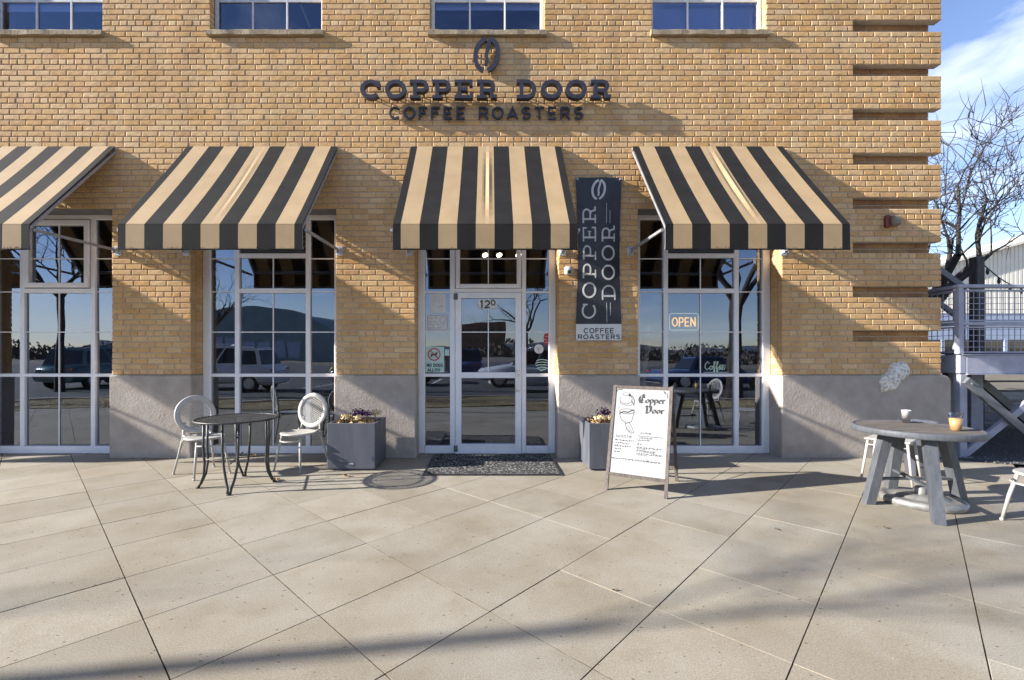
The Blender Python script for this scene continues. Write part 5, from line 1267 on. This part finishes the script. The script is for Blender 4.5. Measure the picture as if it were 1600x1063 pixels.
# grit and crumbs on the paving, thickest along the foot of the wall
mb = MB(); rnd = random.Random(77)
def crumb(x, y, r_):
    a_ = rnd.uniform(0, 6.28); q = [(x + r_ * math.cos(a_ + t) * rnd.uniform(.7, 1.2), y + r_ * math.sin(a_ + t) * .8, .0005) for t in (0, 2.1, 4.2)]; tp_ = (x, y, r_ * rnd.uniform(.5, .9))
    m_ = rnd.choice((0, 0, 1, 2))
    for i in range(3): mb.poly([q[i], q[(i + 1) % 3], tp_], m_)
for k in range(1500):
    x = rnd.uniform(-8.5, 6.4); inop = any(a_ < x < b_ for a_, b_ in OPS)
    crumb(x, (D + REC - .015 if inop else D - PB) - abs(rnd.gauss(0, .03)) - .002, rnd.uniform(.003, .011))
for k in range(520): crumb(rnd.uniform(-4, 6), rnd.uniform(1.9, 6.1), rnd.uniform(.002, .0065))
tag(mb.build('grit', ['soil', 'stem', 'leaf_dry']), 'fine grit and crumbs along the foot of the wall', 'grit', kind='stuff')

# ================================================================== RIGHT SIDE: WALKWAY, TREE, WAREHOUSE
wk = thing('steel_walkway', 'raised grey steel walkway with mesh railing and crossed braces past the brick corner', 'walkway')
WX0 = wx(1500); WXE = 13.0; WYB = 9.2; zdt, zdb = wz(555), wz(584)
mb = MB(); mb.cbox(wx(1508), WXE, D - .02, D + .08, zdb, zdt, .006); mb.box(wx(1500), WXE, D - .035, D + .09, zdt, zdt + .012); mb.box(wx(1508) - .01, WXE, D - .05, D + .10, zdb - .012, zdb); mb.build('front_beam', 'steel_paint', wk)
mb = MB(); mb.cbox(wx(1508) - .09, wx(1508) - .003, D - .018, WYB, zdb + .002, zdt - .002, .006); mb.build('side_beam', 'steel_paint', wk)
mb = MB()
for k in range(24): mb.box(wx(1508) + .02, WXE, D + .13 + k * .128, D + .13 + k * .128 + .10, zdt + .013, zdt + .035)
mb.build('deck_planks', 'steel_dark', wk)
zr = wz(450); zm = wz(506)
posts = [wx(1499)] + [wx(1499) + 1.55 * k for k in range(1, 5)]
for x in posts:
    mb = MB(); mb.cbox(x - .035, x + .035, D - .03, D + .04, zdt + .013, zr, .006); mb.build('post', 'steel_paint', wk)
mb = MB(); mb.cbox(posts[0] - .05, WXE, D - .04, D + .05, zr - .005, zr + .045, .01); mb.build('top_rail', 'steel_paint', wk)
mb = MB(); mb.cbox(posts[0] + .03, WXE, D - .025, D + .035, zm - .025, zm + .025, .006); mb.build('middle_rail', 'steel_paint', wk)
def mesh_panel(p0, p1, z0, z1, sp=.082):
    mb = MB(); p0, p1 = Vector(p0), Vector(p1); L = (p1 - p0).length; d = (p1 - p0).normalized(); up = Vector((0, 0, 1))
    q = lambda s_, z: (p0.x + d.x * s_, p0.y + d.y * s_, z)
    for z in (z0 + .01, z1 - .01): mb.bar(q(0, z), q(L, z), .022, .022)
    for s_ in (.011, L - .011): mb.bar(q(s_, z0 + .02), q(s_, z1 - .02), .02, .02)
    s_ = sp
    while s_ < L - .02: mb.bar(q(s_, z0), q(s_, z1), .007, .007); s_ += sp
    z = z0 + sp
    while z < z1 - .02: mb.bar(q(0, z), q(L, z), .007, .0075); z += sp
    return mb.build('mesh_panel', 'steel_paint', wk)
for k in range(len(posts) - 1):
    for z0, z1 in ((zdt + .03, zm - .04), (zm + .035, zr - .025)): mesh_panel((posts[k] + .04, D + .005, 0), (posts[k + 1] - .04, D + .005, 0), z0, z1)
for z0, z1 in ((zdt + .03, zm - .04), (zm + .035, zr - .025)): mesh_panel((posts[0], D + .06, 0), (posts[0], D + 1.4, 0), z0, z1)
mb = MB(); mb.cbox(posts[0] - .03, posts[0] + .03, D + .05, WYB, zr - .006, zr + .04, .008); mb.cbox(posts[0] - .025, posts[0] + .025, D + .045, WYB, zm - .025, zm + .025, .006); mb.build('side_rail', 'steel_paint', wk)
cx_ = wx(1504.5)
mb = MB(); mb.cbox(cx_ - .05, cx_ + .05, D - .015, D + .085, 0.012, zdb - .012, .005); mb.box(cx_ - .09, cx_ + .09, D - .06, D + .12, 0, .012); mb.build('column', 'steel_paint', wk)
mb = MB(); mb.cbox(wx(1522, 7.2) - .1, wx(1522, 7.2) + .1, 7.15, 7.35, 0, zdb, .006); mb.build('column', 'steel_paint', wk)
mb = MB(); mb.cbox(wx(1488, 6.9) - .06, wx(1488, 6.9) + .06, 6.9, 7.0, 0, zdb, .006); mb.build('column', 'steel_dark', wk)
mb = MB(); mb.bar((wx(1508), D + .03, wz(712)), (wx(1508) + 1.72, D + .03, wz(712) + 1.38), .09, .05, up=(0, 1, 0)); mb.build('brace', 'steel_paint', wk)
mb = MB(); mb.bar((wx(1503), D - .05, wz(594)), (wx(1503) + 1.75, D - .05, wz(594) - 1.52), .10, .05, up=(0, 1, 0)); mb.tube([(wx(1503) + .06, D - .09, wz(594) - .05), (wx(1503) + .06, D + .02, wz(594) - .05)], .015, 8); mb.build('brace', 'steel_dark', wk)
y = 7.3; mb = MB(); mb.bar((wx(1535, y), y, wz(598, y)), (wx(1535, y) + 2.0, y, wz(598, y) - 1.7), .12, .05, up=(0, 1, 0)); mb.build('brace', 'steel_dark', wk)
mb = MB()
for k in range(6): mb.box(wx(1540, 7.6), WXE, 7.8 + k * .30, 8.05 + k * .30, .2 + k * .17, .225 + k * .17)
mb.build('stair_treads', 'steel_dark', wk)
# gravel bed under the walkway
mb = MB(); pts = [(6.42, 6.05), (6.75, 5.86), (7.25, 5.62), (7.9, 5.45), (9, 5.35), (14, 5.3), (14, 16), (6.1, 16), (6.1, 6.2)]
mb.poly([(x, y, .010) for x, y in pts]); tag(mb.build('gravel', 'gravel_bed'), kind='structure')
mb = MB()
for k in range(1500):
    x, y = random.uniform(6.5, 10), random.uniform(5.35, 8.5)
    if y < 6.1 - .9 * (x - 6.4) * (1 if x < 7.2 else .3) and x < 7.3: continue
    r_ = random.uniform(.008, .024); a_ = random.uniform(0, 6); q = [Vector((math.cos(a_ + t) * r_, math.sin(a_ + t) * r_ * .8, .008)) + Vector((x, y, 0)) for t in (0, 1.6, 3.1, 4.7)]; tp = (x, y, .012 + r_ * .8)
    for i in range(4): mb.poly([q[i], q[(i + 1) % 4], tp])
tag(mb.build('gravel_stones', 'stone'), 'dark loose gravel under the steel walkway', 'gravel', kind='stuff')
# dark timber post behind the railing, with a sloping handrail
tp = thing('timber_post', 'dark timber post standing behind the walkway railing', 'post', (wx(1526, 7.8), 7.8, 0))
mb = MB(); mb.cbox(-.07, .07, -.07, .07, 0, wz(402, 7.8), .008); mb.build('post', 'post_wood', tp)
hr = thing('sloping_handrail', 'sloping dark steel handrail running down behind the brick corner', 'handrail', (0, 0, 0)); y = 7.5
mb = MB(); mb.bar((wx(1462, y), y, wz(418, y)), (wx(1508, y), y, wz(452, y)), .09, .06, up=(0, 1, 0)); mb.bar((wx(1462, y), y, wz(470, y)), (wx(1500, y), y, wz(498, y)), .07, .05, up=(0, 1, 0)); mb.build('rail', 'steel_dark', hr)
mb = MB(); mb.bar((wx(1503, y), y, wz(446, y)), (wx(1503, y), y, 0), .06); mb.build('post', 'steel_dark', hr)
# string lights
sl_ = thing('string_lights', 'string of small dark bulbs hung from the timber post', 'string lights'); y = 7.9
mb = MB(); P0 = Vector((wx(1529, y), y - .05, wz(412, y))); P1 = Vector((wx(1720, y), y + .6, wz(420, y)))
cat = [P0.lerp(P1, i / 14) - Vector((0, 0, .34 * math.sin(math.pi * i / 14))) for i in range(15)]
mb.tube(cat, .010, 5); mb.build('wire', 'black_iron', sl_)
for i in range(1, 14, 2):
    mb = MB(); mb.tube([cat[i], cat[i] - Vector((0, 0, .05)), cat[i] - Vector((0, 0, .07)), cat[i] - Vector((0, 0, .12))], [.014, .022, .026, .008], 8); mb.build('bulb', 'black_iron', sl_)

# bare trees
def bare_tree(base, h, seed, label, lean=(0, 0), trunk_h=.4, r0=.16, levels=5, spread=.75, kids=(3, 4), group='bare street trees', sides=6, upbias=.25, limb_r=.62, minr=.006):
    rnd = random.Random(seed); t = thing('bare_tree', label, 'tree', base, 0, group); tr, br = MB(), MB()
    def limb(p, d, L, r_, lev, mb):
        n_ = 5 if lev < 3 else 3; pts = [p.copy()]; rs = [r_]; d = d.normalized()
        for i in range(n_):
            d = (d + Vector((rnd.gauss(0, .13), rnd.gauss(0, .13), rnd.gauss(0, .08) + upbias * .10 * (1 if lev else 0)))).normalized(); pts.append(pts[-1] + d * L / n_); rs.append(r_ * (1 - (.45 if lev < levels else .8) * (i + 1) / n_))
        mb.tube(pts, rs, max(3, sides - lev), caps=False)
        if lev >= levels: return
        for k in range(rnd.randint(*kids) + (1 if lev > 1 else 0)):
            i = rnd.randint(max(1, n_ // 2 - (1 if lev else 0)), n_) if k else n_; a_ = rnd.uniform(0, 6.283)
            o_ = d.orthogonal().normalized(); o_.rotate(Matrix.Rotation(a_, 3, d)); nd_ = (d * (1 - spread * .35) + o_ * spread * rnd.uniform(.55, 1.1) + Vector((0, 0, upbias)))
            limb(pts[i], nd_, L * rnd.uniform(.58, .82), max(minr, rs[i] * rnd.uniform(.55, .78)), lev + 1, br)
    pts = [Vector((0, 0, -.05))]; rs = [r0 * 1.35]
    for i in range(6):
        s_ = (i + 1) / 6; pts.append(Vector((lean[0] * s_ + rnd.gauss(0, .02), lean[1] * s_ + rnd.gauss(0, .02), h * trunk_h * s_))); rs.append(r0 * (1.08 - .28 * s_))
    tr.tube(pts, rs, 12, caps=False); tr.build('trunk', 'bark', t)
    for k in range(rnd.randint(3, 4)):
        a_ = 6.283 * k / 4 + rnd.uniform(-.4, .4); limb(pts[-1] - Vector((0, 0, rnd.uniform(0, .25))), Vector((math.cos(a_) * spread * .9, math.sin(a_) * spread * .9, .9)), h * (1 - trunk_h) * .42, r0 * limb_r, 1, br)
    br.build('branches', 'bark', t); return t
bare_tree((-14.0, .28, 0), 10.2, 4, 'tall slender bare tree on the verge beyond the end of the shopfront', (.02, .0), .60, .065, 4, .7, limb_r=.32)
bare_tree((-16.5, -4.0, 0), 10.5, 14, 'bare tree at the parking lot edge opposite the operable sash window', (.02, .0), .36, .13, 5, .9)
bare_tree((-4.7, -3.6, 0), 10.0, 9, 'bare tree at the parking lot edge opposite the bistro table', (-.1, -.1), .38, .14, 5, .85)
bare_tree((8.0, -1.6, 0), 10.0, 21, 'bare tree on the verge opposite the big round table', (.1, 0), .33, .15, 5, .9)
bare_tree((2.6, -16.5, 0), 8.5, 31, 'bare tree standing across the parking lot', (0, 0), .35, .14, 4, .9)
bare_tree((-19, -18, 0), 9, 33, 'bare tree across the parking lot before the arched hall', (0, 0), .35, .14, 4, .9)
bare_tree((14.5, 15.8, 0), 9.6, 57, 'bare tree rising behind the brick corner and the walkway', (.3, 0), .25, .27, 6, .85, (2, 3), sides=7, upbias=.18, minr=.011, limb_r=.7)

# pale warehouse behind the walkway
wh = thing('warehouse', 'pale corrugated metal warehouse behind the walkway', 'building', (0, 34, 0))
mb = MB(); xa, xb = 32, 62
def wtop(x): return wz(424, 34) + (x - 33) * .28
k = 0; x = xa
while x < xb:
    mb.hexa([(x, 0, 4.6), (x + .2, 0, 4.6), (x + .2, .3, 4.6), (x, .3, 4.6), (x, 0, wtop(x)), (x + .2, 0, wtop(x + .2)), (x + .2, .3, wtop(x + .2)), (x, .3, wtop(x))]); mb.hexa([(x + .2, .05, 4.6), (x + .32, .05, 4.6), (x + .32, .3, 4.6), (x + .2, .3, 4.6), (x + .2, .05, wtop(x + .2)), (x + .32, .05, wtop(x + .32)), (x + .32, .3, wtop(x + .32)), (x + .2, .3, wtop(x + .2))]); x += .32
mb.build('cladding', 'siding', wh)
mb = MB(); mb.box(xa, xb, .04, .3, 2.6, 4.6); mb.box(xa, xb, .02, .3, 0, .8); mb.build('lower_wall', 'siding_blue', wh)
mb = MB(); mb.box(xa, xb, .12, .32, .8, 2.6); mb.build('window_band', 'car_glass', wh)
x = xa
while x < xb: mb = MB(); mb.box(x, x + .25, .015, .12, .8, 2.6); mb.build('mullion', 'siding_blue', wh); x += 2.4
mb = MB(); mb.hexa([(xa - .3, -.4, wtop(xa) - .05), (xb, -.4, wtop(xb) - .05), (xb, 16, wtop(xb) - .6), (xa - .3, 16, wtop(xa) - .6), (xa - .3, -.4, wtop(xa) + .15), (xb, -.4, wtop(xb) + .15), (xb, 16, wtop(xb) - .4), (xa - .3, 16, wtop(xa) - .4)]); mb.build('roof', 'siding', wh)

# ================================================================== ACROSS THE WAY (seen in the glass)
hg = thing('arched_hall', 'long low hall with an arched blue-grey roof beyond the parking lot', 'building', (-47, -78, 0))
mb = MB(); n_ = 28
ar = arc(0, 0, 19, 11, 0, 180, n_)
for (x0, z0), (x1, z1) in zip(ar, ar[1:]):
    mb.quad((x0, 0, z0), (x0, -30, z0), (x1, -30, z1), (x1, 0, z1), 0, True)
mb.poly([(x, 0, z) for x, z in ar]); mb.build('vault', 'hangar', hg)
mb = MB(); [mb.box(-9 + 3.1 * k, -9 + 3.1 * k + 2.6, .02, .12, .5, 4.2) for k in range(6)]; mb.build('doors', 'siding_blue', hg)
ob_ = thing('office_block', 'brown brick office block far across the parking lot', 'building', (-3, -150, 0))
mb = MB(); mb.box(-9, 9, -12, 0, 0, 12); mb.build('wall', 'far_brick', ob_)
for k in range(3):
    for j in range(6): mb = MB(); mb.box(-8 + 2.8 * j, -6.2 + 2.8 * j, -.05, .08, 2 + 3.3 * k, 3.8 + 3.3 * k); mb.build('window', 'car_glass', ob_)
mb = MB(); rnd = random.Random(3)
for k in range(15000):
    x = rnd.uniform(-230, 230); y = -rnd.uniform(95, 125); hh_ = 3.5 + 3.5 * noise.noise(Vector((x * .06, 0, 0))) + 1.2 * noise.noise(Vector((x * .4, 3, 0))); z = rnd.uniform(0, 1) * max(2.2, hh_); a_ = rnd.uniform(0, 3.14); r_ = rnd.uniform(.15, .6)
    mb.poly([(x - r_ * math.cos(a_), y - r_ * math.sin(a_), z - r_ * .4), (x + r_ * math.cos(a_), y + r_ * math.sin(a_), z - r_ * .2), (x + rnd.uniform(-.4, .4), y, z + r_ * 1.5)])
for k in range(230):
    x0 = -230 + 2 * k; q = [2.2 + 1.5 * noise.noise(Vector(((x0 + d) * .13, 7, 0))) + .7 * noise.noise(Vector(((x0 + d) * .7, 2, 0))) for d in (0, 2)]
    mb.quad((x0, -112, -.05), (x0 + 2, -112, -.05), (x0 + 2, -112.5, q[1]), (x0, -112.5, q[0]))
tag(mb.build('far_trees', 'far_wood'), 'brown line of distant bare trees beyond the parking lot', 'trees', kind='stuff')

def car(x, y, rz, paint, label, suv=True):
    t = thing('parked_car', label, 'car', (x, y, -.03), rz, 'cars in the parking lot')
    H = 1.72 if suv else 1.45; belt = .98 if suv else .88; W = .92
    low = [(-2.32, .42, .62), (-2.25, .32, .80), (-1.2, .28, .94 if suv else .84), (-.95, .28, belt), (1.55, .28, belt), (2.15, .30, belt - .02), (2.30, .38, .78)] if True else 0
    mb = MB(); k0 = 0; n_ = 8
    for (px_, zb, zt) in low:
        for wy, z in ((-W * .9, zb), (-W, zb + .15), (-W, zt - .12), (-W * .9, zt), (W * .9, zt), (W, zt - .12), (W, zb + .15), (W * .9, zb)): mb.v.append((px_, wy * (.9 if abs(px_) > 2.2 else 1), z))
    for i in range(len(low) - 1):
        for j in range(n_): mb.face((i * n_ + j, i * n_ + (j + 1) % n_, (i + 1) * n_ + (j + 1) % n_, (i + 1) * n_ + j), 0, True)
    mb.face(range(n_)); mb.face(range((len(low) - 1) * n_, len(low) * n_)); bd = mb.build('body', paint, t)
    gp = [(-.95, belt, -.35, H - .05)] ; xr1 = 1.95 if suv else 1.2; xt1 = 1.75 if suv else .9
    mb = MB(); c8 = [(-1.0, -W * .92, belt - .02), (xr1, -W * .92, belt - .02), (xr1, W * .92, belt - .02), (-1.0, W * .92, belt - .02), (-.25, -W * .74, H), (xt1 - .1, -W * .74, H), (xt1 - .1, W * .74, H), (-.25, W * .74, H)]; mb.hexa(c8); mb.build('cabin', paint, t)
    def lerp(a_, b_, q): return tuple(a_[i] + (b_[i] - a_[i]) * q for i in range(3))
    def winq(A, B, C, Dd, ox, oy, nm='window'):
        mb = MB(); mb.quad(*[(p[0] + ox, p[1] + oy, p[2] + .003) for p in (A, B, C, Dd)]); mb.build(nm, 'car_glass', t)
    for sy, (bl_, br_, tr_, tl_) in ((-1, (c8[0], c8[1], c8[5], c8[4])), (1, (c8[3], c8[2], c8[6], c8[7]))):
        for u0, u1 in ((.07, .34), (.37, .64), (.67, .92)):
            winq(lerp(lerp(bl_, br_, u0), lerp(tl_, tr_, u0), .12), lerp(lerp(bl_, br_, u1), lerp(tl_, tr_, u1), .12), lerp(lerp(bl_, br_, u1), lerp(tl_, tr_, u1), .86), lerp(lerp(bl_, br_, u0), lerp(tl_, tr_, u0), .86), 0, sy * .004)
    winq(lerp(c8[0], c8[4], .1), lerp(c8[3], c8[7], .1), lerp(c8[7], c8[3], .08), lerp(c8[4], c8[0], .08), -.005, 0, 'windscreen'); winq(lerp(c8[1], c8[5], .1), lerp(c8[2], c8[6], .1), lerp(c8[6], c8[2], .1), lerp(c8[5], c8[1], .1), .005, 0, 'rear_window')
    for wxp in (-1.45, 1.42):
        for sy in (-1, 1):
            mb = MB(); mb.tube([(wxp, sy * (W - .2), .34), (wxp, sy * (W + .015), .34)], .34, 20); wl_ = mb.build('wheel', 'tyre', t); mb = MB(); mb.tube([(wxp, sy * (W - .1), .34), (wxp, sy * (W + .02), .34)], .22, 14); mb.build('rim', 'rim', wl_)
    for sy in (-1, 1):
        mb = MB(); mb.cbox(-2.31, -2.20, sy * .62 - .14, sy * .62 + .14, .62, .74, .01); mb.build('headlight', 'white_trim', t); mb = MB(); mb.cbox(2.20, 2.29, sy * .68 - .1, sy * .68 + .1, .68, .86, .01); mb.build('tail_light', 'sign_red', t)
        if suv: mb = MB(); mb.tube([(-.1, sy * .60, H + .02), (.1, sy * .60, H + .06), (1.4, sy * .60, H + .06), (1.6, sy * .60, H + .02)], .018, 6); mb.build('roof_rail', 'rim', t)
    return t
car(1.9, -5.6, R(2), 'car_silver', 'silver wagon with roof rails parked across from the entrance')
car(-4.6, -7.4, R(181), 'car_dark', 'black sedan parked across from the bistro table', False)
car(-11.0, -5.8, R(0), 'car_white', 'white wagon parked across from the bistro window')
car(-17.5, -7.0, R(90), 'car_teal', 'teal wagon parked nose-in at the end of the lot')
car(9.5, -6.2, R(178), 'car_blue', 'dark blue sedan parked across from the round table', False)
car(-7.6, -13.2, R(88), 'car_green', 'yellow-green sedan in the second row of the lot', False)
car(-1.2, -13.5, R(91), 'car_blue', 'dark blue wagon in the second row of the lot')
car(4.8, -13.0, R(89), 'car_dark', 'black wagon in the second row of the lot')
